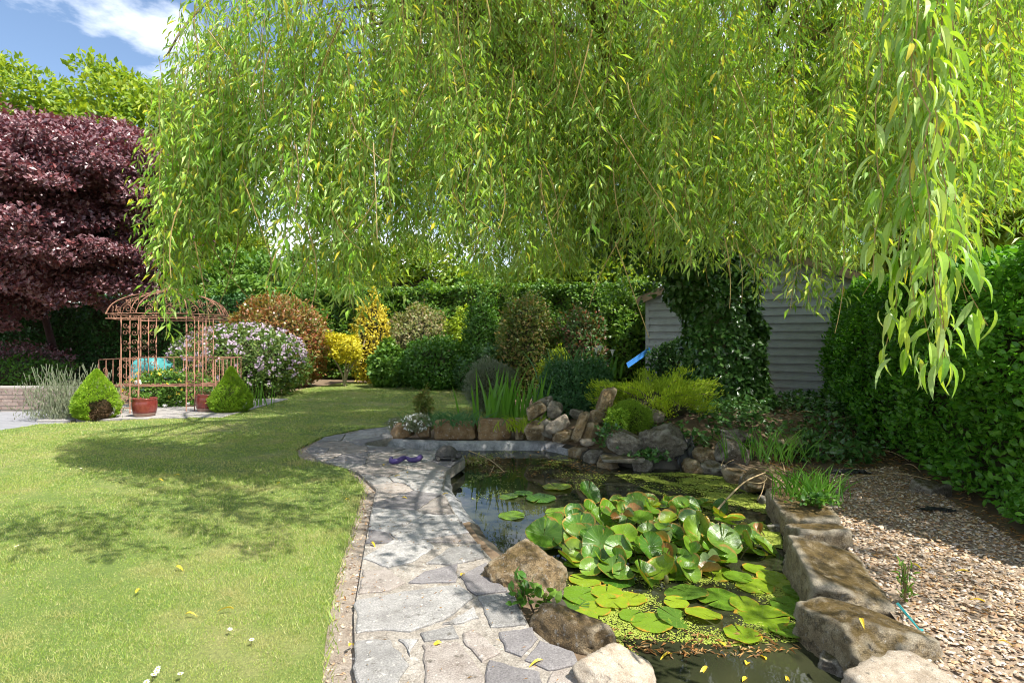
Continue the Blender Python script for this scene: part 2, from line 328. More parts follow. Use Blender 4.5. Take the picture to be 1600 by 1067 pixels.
# water
m, t, b, o = newmat('pond_water'); l = t.links.new
g = nd(t, 'ShaderNodeNewGeometry'); nz = nd(t, 'ShaderNodeTexNoise', {'Scale': 1.3, 'Detail': 3.0}); l(g.outputs['Position'], nz.inputs['Vector'])
cr = ramp(t, [(.35, (.016, .019, .010)), (.7, (.045, .047, .022))], nz.outputs['Fac']); l(cr.outputs[0], b.inputs['Base Color'])
b.inputs['Roughness'].default_value = .015; b.inputs['IOR'].default_value = 1.33; b.inputs['Specular IOR Level'].default_value = .5
n2 = nd(t, 'ShaderNodeTexNoise', {'Scale': 9.0, 'Detail': 2.0}); l(g.outputs['Position'], n2.inputs['Vector'])
bp = nd(t, 'ShaderNodeBump', {'Strength': .05, 'Distance': .01}); l(n2.outputs['Fac'], bp.inputs['Height']); l(bp.outputs[0], b.inputs['Normal'])
M['water'] = m
mb = MB(); fill_poly(mb, cen + (pond - cen) * 1.02, WZ); tag(mb.build('water', M['water']), 'dark still water of the garden pond', None, kind='structure')

# liner: wrinkled, limescale-bleached sheet round the rim
M['liner'] = stonemat('pond_liner_bleached', [(.10, .10, .105), (.30, .30, .30), (.50, .49, .48)], None, spots=False, bump=.5, scale=7, rough=.6, objrand=0)
dp = dense(pond, 0.05); tn = norm(np.roll(dp, -1, 0) - np.roll(dp, 1, 0)); nrm = np.stack((tn[:, 1], -tn[:, 0]), 1)   # one side of the outline
test = dp[len(dp) // 3] + nrm[len(dp) // 3] * 0.05
if in_poly(np.array([test[0]]), np.array([test[1]]), pond)[0]: nrm = -nrm       # now points outward
rows = []
for k, (off, z) in enumerate([(.22, -.035), (.10, -.012), (.02, -.05), (.004, WZ), (-.03, -.3)]):
    q = np.concatenate((dp + nrm * off, np.full((len(dp), 1), z)), 1)
    w = vnoise(q * np.array((1, 1, 2.2)), 9, 3) * (.018 if 0 < k < 4 else 0); q[:, :2] += nrm * w[:, None]; rows.append(q)
V = np.concatenate(rows); n = len(dp); Q = []
for k in range(4):
    i = np.arange(n); j = (i + 1) % n; Q.append(np.stack((k * n + i, k * n + j, (k + 1) * n + j, (k + 1) * n + i), 1))
M['liner_dark'] = plain('pond_liner_dark', (.035, .03, .024), .7, (.10, .085, .06), 9, bump=.6, bscale=14)
Q = np.concatenate(Q); qx, qy = V[Q[:, 0], 0], V[Q[:, 0], 1]; pale = (qx < .75) & (qy > 4.6)
mb = MB(); mb.add(V, None, Q[pale]); mb.add(V, None, Q[~pale & (np.arange(len(Q)) >= n)], 1); mb.add(V, None, Q[~pale & (np.arange(len(Q)) < n)], 2); tag(mb.build('pond_liner', [M['liner'], M['liner_dark'], M['ground']], smooth=True), 'wrinkled pale grey pond liner showing round the rim above the water', 'pond liner')

# ------------------------------------------------------------------ lawn
lawn_px = [(0, 672), (60, 663), (120, 660), (190, 657), (300, 646), (395, 637), (420, 622), (475, 607), (545, 597), (640, 596), (733, 600), (760, 622), (790, 640), (800, 655), (760, 664), (690, 665), (612, 666), (560, 670), (500, 683),
           (462, 702), (465, 716), (540, 732), (568, 762), (548, 830), (525, 900), (508, 1000), (503, 1067)]
lawn = [P(a, b)[:2] for a, b in lawn_px] + [np.array((-.82, 1.6)), np.array((-.82, -3.0)), np.array((-16., -3.0)), np.array((-16., 8.3))]
lawn = np.array(lawn)
m, t, b, o = newmat('lawn_turf'); l = t.links.new
g = nd(t, 'ShaderNodeNewGeometry'); nA = nd(t, 'ShaderNodeTexNoise', {'Scale': .9, 'Detail': 5.0, 'Roughness': .6}); nB = nd(t, 'ShaderNodeTexNoise', {'Scale': 60., 'Detail': 4.0, 'Roughness': .7})
l(g.outputs['Position'], nA.inputs['Vector']); l(g.outputs['Position'], nB.inputs['Vector'])
cA = ramp(t, [(.32, (.085, .145, .018)), (.5, (.14, .20, .033)), (.68, (.26, .25, .09))], nA.outputs['Fac']); cB = ramp(t, [(.3, (.55, .55, .55)), (.7, (1.3, 1.3, 1.2))], nB.outputs['Fac'])
mu = nd(t, 'ShaderNodeMix', data_type='RGBA', blend_type='MULTIPLY'); mu.inputs['Factor'].default_value = 1; l(cA.outputs[0], mu.inputs['A']); l(cB.outputs[0], mu.inputs['B']); l(mu.outputs['Result'], b.inputs['Base Color'])
b.inputs['Roughness'].default_value = .9; bp = nd(t, 'ShaderNodeBump', {'Strength': .8, 'Distance': .03}); l(nB.outputs['Fac'], bp.inputs['Height']); l(bp.outputs[0], b.inputs['Normal'])
M['turf'] = m
mb = MB(); fill_poly(mb, lawn, 0.0); n = len(lawn)
V = np.concatenate((np.c_[lawn, np.zeros(n)], np.c_[lawn, np.full(n, -.07)])); i = np.arange(n); j = (i + 1) % n
mb.add(V, None, np.stack((i, n + i, n + j, j), 1)); tag(mb.build('lawn', M['turf']), 'mown garden lawn', None, kind='structure')

# grass blades, denser towards the camera
m = leafmat('grass_blade', [(.12, .22, .04), (.20, .31, .05), (.29, .39, .065), (.23, .36, .13), (.40, .46, .12), (.33, .42, .09), (.58, .55, .29), (.50, .46, .22)], trans=.38, rough=.5, spec=.25, patch=(2.6, (.46, .42, .20), .50, .74))
M['grass'] = m
rng = rgen(5); mb = MB()
for (y0, y1, dens, wd, ht) in [(2.2, 3.4, 19000, .0028, .026), (3.4, 4.6, 13000, .0034, .026), (4.6, 6.2, 8500, .0046, .026), (6.2, 8.6, 4600, .0065, .026), (8.6, 12, 2000, .010, .03), (12, 18.5, 900, .014, .028)]:
    x0, x1 = -0.93 * y1, 0.2; cnt = int((x1 - x0) * (y1 - y0) * dens); p = np.c_[rng.uniform(x0, x1, cnt), rng.uniform(y0, y1, cnt)]
    k = in_poly(p[:, 0], p[:, 1], lawn) & (p[:, 0] > -.93 * p[:, 1]); p = p[k]; c = len(p)
    tuft = .8 + .35 * vnoise(np.c_[p, np.zeros(c)], 2.2, 8) + .35 * vnoise(np.c_[p, np.zeros(c)], 14, 9)
    a = rng.uniform(0, 6.283, c); lean = np.abs(rng.normal(.75, .5, c)); dr = np.c_[np.cos(a) * lean, np.sin(a) * lean, np.ones(c)]
    leaves(mb, np.c_[p, np.full(c, -.002)], dr, rdir(rng, c), ht * tuft * rng.uniform(.55, 1.35, c), wd * rng.uniform(.7, 1.4, c), T_BLADE)
# shaggy rim along the path
e = dense(lawn[9:28], .012, False); e = np.repeat(e, 2, 0) + rng.normal(0, .025, (2 * len(e), 2)); c = len(e); a = rng.uniform(0, 6.283, c)
leaves(mb, np.c_[e, np.full(c, -.02)], np.c_[np.cos(a) * .6, np.sin(a) * .6, np.ones(c)], rdir(rng, c), rng.uniform(.03, .08, c), rng.uniform(.004, .008, c), T_BLADE)
tag(mb.build('grass', M['grass']), 'short mown grass of the lawn with dry straw patches', 'grass', kind='stuff')

# ------------------------------------------------------------------ path: mortar bed + separate flagstones
path_px = [(556, 1067), (553, 960), (566, 880), (580, 800), (588, 765), (560, 738), (500, 720), (478, 703), (505, 685), (560, 673), (612, 667), (614, 684), (575, 692), (570, 697), (640, 703), (716, 708), (726, 718), (697, 738), (692, 768), (716, 812),
           (748, 852), (775, 882), (800, 922), (828, 982), (858, 1006), (925, 1050), (940, 1075)]
path = np.array([P(a, b)[:2] for a, b in path_px] + [(0.4, 1.2), (-0.66, 1.2)])
mb = MB(); fill_poly(mb, path, .004); n = len(path)
V = np.concatenate((np.c_[path, np.full(n, .004)], np.c_[path, np.full(n, -.10)])); i = np.arange(n); j = (i + 1) % n
mb.add(V, None, np.stack((i, n + i, n + j, j), 1)); PATH = tag(mb.build('path', M['mortar']), 'pale mortar bed of the crazy paving path', None, kind='structure')
def slab(pts, top, mat, seed, inset=.012, jag=.012):
    pts = np.asarray(pts, float)
    if len(pts) < 3: return
    area = 0.5 * np.sum(pts[:, 0] * np.roll(pts[:, 1], -1) - np.roll(pts[:, 0], -1) * pts[:, 1])
    if abs(area) < .004: return
    if area < 0: pts = pts[::-1]
    d = dense(pts, .035); r = rgen(seed); c = d.mean(0)
    tn_ = norm(np.roll(d, -1, 0) - np.roll(d, 1, 0)); nr = np.stack((tn_[:, 1], -tn_[:, 0]), 1)
    w = vnoise(np.c_[d, np.full(len(d), seed * .37)], 16, seed % 9) * jag; d = d + nr * (w - inset)[:, None]
    n = len(d); tilt = r.normal(0, .004, 2)
    def ring(q, z): return np.c_[q, z + (q - c) @ tilt]
    mb = MB(); mb.add(np.concatenate((ring(d, .0), ring(d, top - .006), ring(d - nr * .008, top)[:])), None,
                      np.concatenate([np.stack((k * n + np.arange(n), k * n + (np.arange(n) + 1) % n, (k + 1) * n + (np.arange(n) + 1) % n, (k + 1) * n + np.arange(n)), 1) for k in (0, 1)]))
    dd = d - nr * .008; bm = bmesh.new(); vv = [bm.verts.new((p[0], p[1], z)) for p, z in zip(dd, ring(dd, top)[:, 2])]
    bm.faces.new(vv); bmesh.ops.triangulate(bm, faces=bm.faces[:]); bm.verts.index_update()
    mb.add(np.array([v.co[:] for v in bm.verts]), [[v.index for v in f.verts] for f in bm.faces]); bm.free()
    mb.build('flagstone', mat, PATH)
fl, fd, fw = M['flag'], M['flag_dark'], M['flag_warm']
near = [([(554, 1004), (612, 1002), (640, 1041), (628, 1060), (604, 1090), (560, 1090), (553, 1045)], fl), ([(659, 1010), (715, 1006), (745, 1036), (757, 1060), (750, 1095), (668, 1098), (661, 1049)], fw),
        ([(765, 1036), (845, 1053), (842, 1078), (800, 1110), (757, 1095)], fd), ([(778, 990), (833, 982), (842, 1000), (815, 1030), (788, 1020)], fd), ([(843, 1004), (898, 1021), (904, 1042), (857, 1048), (820, 1034)], fd),
        ([(861, 1052), (908, 1046), (935, 1070), (925, 1100), (850, 1100)], fw), ([(747, 934), (803, 928), (823, 978), (768, 982), (753, 950)], fl), ([(718, 902), (760, 880), (792, 926), (745, 932), (730, 922)], fd),
        ([(556, 940), (618, 929), (720, 916), (738, 936), (702, 967), (640, 990), (600, 986), (556, 992)], fl), ([(688, 979), (741, 950), (751, 968), (722, 976)], fl), ([(655, 992), (708, 980), (716, 998), (663, 1005)], fl),
        ([(722, 992), (739, 984), (784, 1022), (753, 1038), (725, 1004)], fw), ([(622, 1002), (655, 1001), (640, 1028)], fl), ([(566, 874), (618, 843), (668, 846), (680, 857), (642, 880), (606, 889)], fl),
        ([(640, 912), (662, 896), (714, 884), (716, 912)], fd), ([(667, 882), (700, 858), (750, 853), (757, 874), (706, 884)], fl), ([(560, 930), (566, 893), (612, 894), (636, 912), (612, 924)], fw)]
for s, (pp, mat) in enumerate(near): slab([P(a, b)[:2] for a, b in pp], .017, mat, 100 + s, inset=.002, jag=.012)
rng = rgen(21); seeds = []
for yy in np.arange(4.1, 9.4, .48):
    for xx in np.arange(-3.6, .4, .5): seeds.append((xx + rng.uniform(-.2, .2), yy + rng.uniform(-.19, .19)))
seeds = np.array(seeds); limit_y = P(0, 850)[1]
def clip(poly, p0, nn):
    out = []; n = len(poly)
    for i in range(n):
        a, b = poly[i], poly[(i + 1) % n]; da, db = (a - p0) @ nn, (b - p0) @ nn
        if da <= 0: out.append(a)
        if da * db < 0: out.append(a + (b - a) * da / (da - db))
    return out
for k, s in enumerate(seeds):
    poly = [p for p in path]; poly = clip(poly, np.array((0, limit_y)), np.array((0, -1.)))
    for q in seeds:
        dv = q - s
        if 0 < dv @ dv < 2.2 and len(poly) > 2: poly = clip(poly, s + dv / 2, dv / np.linalg.norm(dv))
    if len(poly) > 2: slab(poly, .015 + rng.uniform(-.004, .007), [fl, fl, fd, fw][rng.integers(4)], 300 + k, inset=.007, jag=.013)

# ------------------------------------------------------------------ gravel
grav = np.array([P(a, b)[:2] for a, b in [(1300, 735), (1400, 728), (1500, 790), (1600, 850), (1750, 950)]] + [np.array((3.0, 1.2)), np.array((1.55, 1.2))] + [P(a, b)[:2] for a, b in [(1440, 1080), (1420, 990), (1350, 900), (1310, 830), (1270, 790)]])
m, t, b, o = newmat('gravel_pebble'); l = t.links.new
g = nd(t, 'ShaderNodeNewGeometry'); cr = ramp(t, evenly([(.20, .12, .07), (.36, .22, .11), (.48, .36, .24), (.33, .29, .26), (.54, .46, .36), (.42, .27, .13), (.62, .54, .45), (.30, .18, .09), (.47, .35, .23)]), g.outputs['Random Per Island'])
l(cr.outputs[0], b.inputs['Base Color']); b.inputs['Roughness'].default_value = .7; M['pebble'] = m
M['gravelbed'] = plain('gravel_bed', (.20, .14, .09), .95, (.34, .27, .20), 30, bump=.9, bscale=60)
bm = bmesh.new(); bmesh.ops.create_icosphere(bm, subdivisions=1, radius=1); bm.verts.index_update()
ICO1 = (np.array([v.co[:] for v in bm.verts]), np.array([[v.index for v in f.verts] for f in bm.faces])); bm.free()
bm = bmesh.new(); bmesh.ops.create_icosphere(bm, subdivisions=4, radius=1); bm.verts.index_update()
ICO4 = (np.array([v.co[:] for v in bm.verts]), np.array([[v.index for v in f.verts] for f in bm.faces])); bm.free()
bm = bmesh.new(); bmesh.ops.create_icosphere(bm, subdivisions=5, radius=1); bm.verts.index_update()
ICO5 = (np.array([v.co[:] for v in bm.verts]), np.array([[v.index for v in f.verts] for f in bm.faces])); bm.free()
bm = bmesh.new(); bmesh.ops.create_icosphere(bm, subdivisions=3, radius=1); bm.verts.index_update()
ICO3 = (np.array([v.co[:] for v in bm.verts]), np.array([[v.index for v in f.verts] for f in bm.faces])); bm.free()
OCT = (np.array([(1, 0, 0), (.4, .9, 0), (-.6, .8, 0), (-1, -.1, 0), (-.3, -.9, 0), (.7, -.7, 0), (.15, .1, .75), (0, 0, -.6)], float), np.array([(i, (i + 1) % 6, 6) for i in range(6)] + [((i + 1) % 6, i, 7) for i in range(6)]))
def pebbles(mb, p, z, size, rng, flat=.55, tmpl=None):
    V, Fc = tmpl or OCT; n = len(p); a = rng.uniform(0, 6.283, n); ca, sa = np.cos(a), np.sin(a)
    sx = size * rng.uniform(.75, 1.35, n); sy = size * rng.uniform(.55, 1.0, n); sz = size * flat * rng.uniform(.7, 1.3, n)
    jit = 1 + rng.normal(0, .13, (n, len(V))); L3 = V[None] * jit[..., None]
    X = L3[..., 0] * sx[:, None]; Y = L3[..., 1] * sy[:, None]; tx, ty = rng.normal(0, .25, n), rng.normal(0, .25, n)
    Z = L3[..., 2] * sz[:, None] + X * tx[:, None] + Y * ty[:, None]
    W3 = np.stack((p[:, 0, None] + X * ca[:, None] - Y * sa[:, None], p[:, 1, None] + X * sa[:, None] + Y * ca[:, None], np.broadcast_to(np.asarray(z), (n,))[:, None] + Z), -1)
    mb.add(W3.reshape(-1, 3), (Fc[None] + (np.arange(n) * len(V))[:, None, None]).reshape(-1, 3))
mb = MB(); fill_poly(mb, grav, -.012); tag(mb.build('gravel_base', M['gravelbed']), 'sandy bed under the gravel', None, kind='structure')
rng = rgen(31); mb = MB(); cnt = 46000; p = np.c_[rng.uniform(1.3, 5.5, cnt), rng.uniform(1.9, 7.2, cnt)]
near_w = np.clip(1.25 - (p[:, 1] - 2) * .13, .35, 1); p = p[in_poly(p[:, 0], p[:, 1], grav) & (rng.random(cnt) < near_w)]
pebbles(mb, p, rng.uniform(-.012, .006, len(p)), rng.uniform(.55, 1.5, len(p)) ** 1.5 * .0098, rng)
tag(mb.build('gravel', M['pebble']), 'mixed tan and white shingle beside the hedge', 'gravel', kind='stuff')
# gritty strip between lawn and path
strip = np.array([P(a, b)[:2] for a, b in [(503, 1067), (508, 1000), (525, 900), (548, 830), (568, 762), (540, 735), (470, 716), (462, 702), (500, 684), (505, 690), (480, 703), (500, 722), (560, 740), (590, 765), (582, 800), (568, 880), (556, 960), (558, 1067)]] + [np.array((-.66, 1.6)), np.array((-.84, 1.6))])
M['grit'] = stonemat('dusty_grit', [(.26, .19, .14), (.40, .33, .26), (.50, .43, .36)], None, bump=.8, scale=9, objrand=0)
mb = MB(); fill_poly(mb, strip, -.022); tag(mb.build('edging_strip', M['grit']), 'dusty strip between lawn and path', None, kind='structure')
mb = MB(); cnt = 9000; p = np.c_[rng.uniform(-3.4, -.4, cnt), rng.uniform(2.0, 9, cnt)]; p = p[in_poly(p[:, 0], p[:, 1], strip)]
pebbles(mb, p, -.02, rng.uniform(.005, .013, len(p)), rng)
tag(mb.build('grit', M['pebble']), 'loose pale chippings along the lawn edge', 'gravel', kind='stuff')
# litter of dead leaves
M['litter'] = leafmat('dead_leaf', [(.20, .09, .03), (.30, .15, .05), (.38, .24, .09), (.14, .07, .035), (.45, .34, .18)], trans=.1, rough=.8, spec=.1)
def litter(name, poly, cnt, ln, label, seed, z=.0, dens=None):
    rng = rgen(seed); poly = np.asarray(poly); lo, hi = poly.min(0), poly.max(0); p = np.c_[rng.uniform(lo[0], hi[0], cnt), rng.uniform(lo[1], hi[1], cnt)]
    p = p[in_poly(p[:, 0], p[:, 1], poly)]; q = np.c_[p, np.zeros(len(p))]; p = p[vnoise(q, 3.0, seed) > rng.uniform(-1.0, .35, len(p))]; c = len(p)
    a = rng.uniform(0, 6.283, c); mb = MB(); h = np.asarray(z if np.isscalar(z) else 0) + bed_h(p[:, 0], p[:, 1]) + rng.uniform(.002, .018, c)
    leaves(mb, np.c_[p, h], np.c_[np.cos(a), np.sin(a), rng.normal(0, .18, c)], np.c_[rng.normal(0, .35, (c, 2)), np.ones(c)], ln * rng.uniform(.5, 1.4, c), ln * rng.uniform(.12, .32, c), T_DIA)
    tag(mb.build(name, M['litter']), label, 'leaf litter', kind='stuff')
litter('leaf_litter', strip, 2600, .035, 'brown dead leaves caught in the strip between lawn and path', 41, z=-.02)
bank = np.array([P(a, b)[:2] for a, b in [(1180, 700), (1260, 660), (1420, 690), (1520, 770), (1600, 830), (1720, 930), (1560, 850), (1440, 800), (1320, 770), (1230, 760)]])
litter('leaf_litter', bank, 9000, .055, 'deep brown leaf litter under the right hedge', 42, z=-.03)
litter('leaf_litter', grav, 5200, .04, 'scattered brown leaves lying over the shingle', 43, z=-.005)
litter('leaf_litter', path, 2600, .022, 'crumbs of dead leaf lying on the paving', 44, z=.020)

# ------------------------------------------------------------------ rocks
def rock(name, label, c, dims, mat, seed, rot=(0, 0, 0), boxy=2.6, cuts=7, rough=.10, group=None, hi=False, cat='rock'):
    """one boulder: rounded box, chiselled by planes, roughened by noise; c is its centre"""
    V, Fc = ICO5 if hi else ICO4; r = rgen(seed); V = V.copy()
    U = norm(V); dm = np.asarray(dims, float) / max(dims); block = boxy >= 5; pl_ = []
    for i in range(3):
        for sg in (-1, 1):
            nn = np.zeros(3); nn[i] = sg; nn = norm(nn + r.normal(0, .07 if block else .22, 3)); pl_.append((nn, r.uniform(.90, 1.0) if block else r.uniform(.78, 1.0)))
    for k in range(cuts + (5 if block else 10)): pl_.append((rdir(r, 1)[0], r.uniform(1.08, 1.42) if block else r.uniform(.84, 1.12)))
    kk = 26; acc = np.zeros(len(U))
    for nn, d in pl_: acc += (np.maximum(0, U @ nn) / d) ** kk
    V = U * (acc ** (-1 / kk))[:, None]; Vd = V * dm; amp = rough
    V = V * (1 + amp * .35 * vnoise(Vd + seed * 1.7, 4, seed % 17, 3) + amp * .5 * (.5 - np.abs(vnoise(Vd + seed, 6.5, seed % 11, 3))))[:, None]
    lay = Vd @ norm(np.array((.15, .1, 1.0)) + r.normal(0, .12, 3)); V = V * (1 + amp * .22 * np.sin(lay * 24 + 3 * vnoise(Vd, 4, seed % 5)))[:, None]      # bedding layers
    V = V * (1 + amp * .28 * vnoise(Vd + seed, 22, seed % 13, 3))[:, None]
    V = V * (np.asarray(dims, float) / 2)
    ax, ay, az = rot
    for a, (i, j) in ((ax, (1, 2)), (ay, (2, 0)), (az, (0, 1))):
        ca, sa = math.cos(a), math.sin(a); u, w = V[:, i].copy(), V[:, j].copy(); V[:, i] = u * ca - w * sa; V[:, j] = u * sa + w * ca
    mb = MB(); mb.add(V, Fc); me = mb.mesh(name, mat, smooth=True); o = ob(name, me); o.location = [float(x) for x in c]
    return tag(o, label, cat, group)
# blocks along the shingle side of the pond
for k, (lab, px, py, zt, w, l_, rz, mt) in enumerate([
    ('brown mossy square block farthest up the shingle edge of the pond', 1254, 782, .09, .44, .76, R(-14), 'moss_stone'),
    ('short cream and brown block second along the shingle edge', 1276, 819, .10, .42, .34, R(-8), 'moss_stone'),
    ('long grey-brown block third along the shingle edge, beside the lily leaves', 1300, 876, .10, .45, .74, R(-14), 'moss_stone'),
    ('large olive mossy block at the pond corner by the teal strap', 1354, 962, .09, .42, .56, R(6), 'moss_stone'),
    ('pale spotted stone block at the bottom edge beside the shingle', 1436, 1062, .07, .46, .42, R(24), 'pale_stone')]):
    c = P(px, py, zt); h = zt + .30
    rock('edging_block', lab, (c[0], c[1], zt - h / 2), (w, l_, h), M[mt], 50 + k, (R([3, -2, 4, -6, 3][k]), R([-2, 3, 2, 7, -4][k]), rz), boxy=7, cuts=4, rough=.075, group='stone blocks edging the pond', hi=True, cat='stone block')
# rocks on the path side
rock('boulder', 'rounded golden boulder with brown moss between path and lily leaves', P(822, 900, .0), (.46, .40, .34), M['gold_stone'], 61, (R(8), R(-6), R(25)), 3, 6, .09, hi=True)
rock('boulder', 'long grey-brown mossy rock wedged against the dark paving by the water', P(888, 992, -.02), (.22, .58, .30), M['gold_stone'], 62, (R(-8), R(22), R(38)), 3.5, 7, .09, hi=True)
rock('boulder', 'cream spotted stone at the bottom edge between paving and water', P(968, 1066, .0), (.36, .30, .22), M['pale_stone'], 63, (0, R(5), R(-25)), 3.5, 6, .07, hi=True)
# low wall behind the inlet
for k, (lab, x0, x1, mt) in enumerate([('mossy short coping stone under the white flowers behind the inlet', 607, 644, 'coping'), ('small rounded coping stone next to the white flowers', 645, 672, 'coping'),
                                       ('long brown coping block in the middle behind the inlet', 673, 745, 'coping'), ('long brown coping block with a pale spot, beside the iris', 746, 803, 'coping'), ('ochre end stone of the coping below the iris', 804, 822, 'gold_stone')]):
    a, b_ = P(x0, 685), P(x1, 685); zt = [.20, .21, .23, .26, .27][k]
    rock('coping_stone', lab, ((a[0] + b_[0]) / 2, a[1] + .22, zt / 2 - .02), (b_[0] - a[0] - .012, .28, zt + .07), M[mt], 70 + k, (0, 0, R([4, -5, 1, -1, 6][k])), boxy=[4, 3.4, 9, 9, 5][k], cuts=3, rough=.05, group='coping stones behind the pond inlet', cat='stone block')
# rockery
rk = [('slim tan rock lying at the top of the rockery', 838, 642, 8.1, .32, .22, .2, 'gold_stone', (0, R(-35), 0)), ('small brown rock on top of the rockery pile', 852, 628, 8.25, .24, .2, .14, 'stone', (0, R(-10), 0)),
      ('grey squarish rock at the top of the rockery pile', 866, 640, 8.1, .24, .24, .25, 'stone', (0, R(8), 0)), ('mossy brown rock at the foot of the iris', 836, 672, 8.05, .30, .25, .26, 'gold_stone', (0, R(-20), 0)),
      ('round mossy rock propping the ridged rock', 853, 668, 8.0, .20, .2, .28, 'stone', (0, 0, 0)), ('ridged cream rock slanting over the rockery', 872, 664, 7.85, .36, .2, .18, 'pale_stone', (0, R(-24), 0)),
      ('tan rock below the ridged cream rock', 882, 681, 7.8, .30, .2, .17, 'gold_stone', (0, R(-6), 0)), ('tall thin slab standing on edge in the rockery', 906, 668, 7.7, .15, .16, .48, 'gold_stone', (0, R(24), 0)),
      ('brown layered rock right of the standing slab', 924, 672, 7.75, .24, .22, .24, 'gold_stone', (0, R(12), 0)), ('flat pale rock at the waterline of the rockery', 918, 690, 7.6, .24, .2, .09, 'pale_stone', (0, 0, 0)),
      ('small brown rock behind the standing slab', 900, 646, 8.15, .2, .2, .14, 'stone', (0, R(14), 0)), ('mossy rock between rockery and the cushion plant', 934, 652, 7.95, .24, .24, .24, 'gold_stone', (0, 0, 0)),
      ('upright tan rock standing behind the cushion plant', 946, 628, 8.2, .24, .26, .44, 'gold_stone', (0, R(18), 0)), ('pale rock on the bank behind the big boulder', 1024, 650, 8.0, .30, .25, .20, 'pale_stone', (0, R(10), 0)),
      ('squat grey rock with mossy flank on the slate ledge', 976, 692, 7.2, .50, .36, .32, 'stone', (0, R(12), R(-12))), ('big rounded grey boulder with a white lichen spot', 1034, 692, 7.15, .56, .46, .46, 'stone', (0, R(-14), R(10))),
      ('upright grey rock at the far corner of the duckweed', 1142, 706, 6.9, .36, .30, .34, 'stone', (0, R(6), 0)), ('flat mossy rock resting on the bank above the upright rock', 1150, 680, 7.15, .36, .3, .17, 'stone', (0, R(10), 0)),
      ('ochre mossy rock beside the liner fold', 1102, 716, 7.05, .30, .3, .3, 'gold_stone', (0, 0, 0)), ('small brown rock on the ivy bank', 1230, 690, 7.2, .36, .3, .2, 'gold_stone', (0, R(-8), 0)), ('mossy low stone where the shingle meets the ivy bank', 1190, 752, 5.9, .5, .34, .2, 'gold_stone', (0, R(4), R(20)))]
for k, (lab, px, py, y, w, dp_, h, mt, rt) in enumerate(rk):
    rock('boulder' if w > .4 else 'rock', lab, D(px, py, y), (w, dp_, h), M[mt], 110 + k, rt, boxy=3.2, cuts=8, rough=.10, hi=w > .45)
rock('rock', 'dusty pale stone lying under the right hedge', D(1446, 768, 5.55), (.32, .26, .24), M['stone'], 151, (0, R(-8), R(20)), 2.6, 6, .09, hi=True)
s = D(972, 716, 7.0); rock('slate_ledge', 'flat grey slate ledge over the water below the squat rock', s, (.52, .36, .05), M['stone'], 152, (0, R(-2), R(-4)), 8, 2, .05, cat='stone slab')
for k, (lab, px, py, w) in enumerate([('small grey stone at the waterline under the olive mossy block', 1284, 985, .13), ('flat grey stone beside the open water below the olive mossy block', 1305, 1035, .17), ('little pale stone at the waterline between the long block and the mossy block', 1268, 930, .11), ('dark wet stone beside the lily leaves under the long block', 1236, 880, .12), ('grey stone at the waterline under the short cream block', 1216, 825, .13), ('grey stone where the duckweed meets the farthest edging block', 1196, 782, .16)]):
    rock('rock', lab, P(px, py, WZ + .02), (w, w * .8, w * .6), M['stone'], 170 + k, (0, 0, R(40 * k)), 3, 7, .10)
for k, (px, py) in enumerate([(884, 703), (905, 712), (930, 719), (952, 727), (1008, 733), (1085, 735), (1118, 737), (1160, 752), (1178, 764)]):
    w = .22 + .05 * (k % 4); rock('rock', 'low dark stone in the row along the waterline below the rockery', P(px, py, WZ + .03) + (0, .10, 0), (w, .26, .20 + .03 * (k % 3)), M[['stone', 'gold_stone'][k % 2]], 190 + k, (0, R(9 * (k % 3 - 1)), R(23 * k)), 3, 8, .10, group='waterline stones below the rockery')
# folds of black liner
M['black'] = plain('black_plastic', (.012, .012, .014), .4, (.03, .03, .032), 10, bump=.5, bscale=12)
def sheet(name, label, c, w, l_, rz, mat, seed, amp=.05, tilt=0., cat='plastic sheet'):
    n = 22; u, v = np.meshgrid(np.linspace(-.5, .5, n), np.linspace(-.5, .5, n)); q = np.stack((u, v, np.zeros_like(u)), -1).reshape(-1, 3)
    rad = 1 + .25 * vnoise(norm(q + 1e-6), 2.5, seed); q[:, :2] *= rad[:, None]; z = vnoise(q * np.array((1, 1, 0)), 9, seed) * amp
    x, y = q[:, 0] * w, q[:, 1] * l_; z = z + y * tilt; V = np.c_[x * math.cos(rz) - y * math.sin(rz) + c[0], x * math.sin(rz) + y * math.cos(rz) + c[1], z + c[2]]
    i = (np.arange(n - 1)[:, None] * n + np.arange(n - 1)[None]).ravel(); mb = MB(); mb.add(V, None, np.stack((i, i + 1, i + n + 1, i + n), 1)); return tag(mb.build(name, mat, smooth=True), label, cat)
sheet('liner_fold', 'crumpled black and grey liner hanging beside the big boulder', D(1072, 712, 7.05), .30, .34, R(10), M['black'], 4, .06, .9)
sheet('plastic_scrap', 'black plastic scrap lying on the shingle near the pale stone', (*P(1462, 797)[:2], .012), .28, .10, R(-12), M['black'], 6, .012)
sheet('plastic_scrap', 'black plastic sheet half buried in leaf litter by the hedge foot', (*P(1318, 738)[:2], .012), .42, .16, R(0), M['black'], 7, .02)
# teal strap
M['teal'] = plain('teal_plastic', (.03, .26, .27), .4); a, b_ = P(1402, 942, .02), P(1438, 985, .015); mb = MB()
w = np.array((.006, .004, 0)); tube(mb, [a - w, (a + b_) / 2 - w * .6, b_], .0035, 6); tube(mb, [a + w, (a + b_) / 2 + w, b_], .0035, 6); tube(mb, [b_ - (.012, .004, 0), b_ + (.016, .008, 0)], .007, 6)
tag(mb.build('plant_tie', M['teal']), 'teal plastic strap lying on the shingle by the olive mossy block', 'strap')
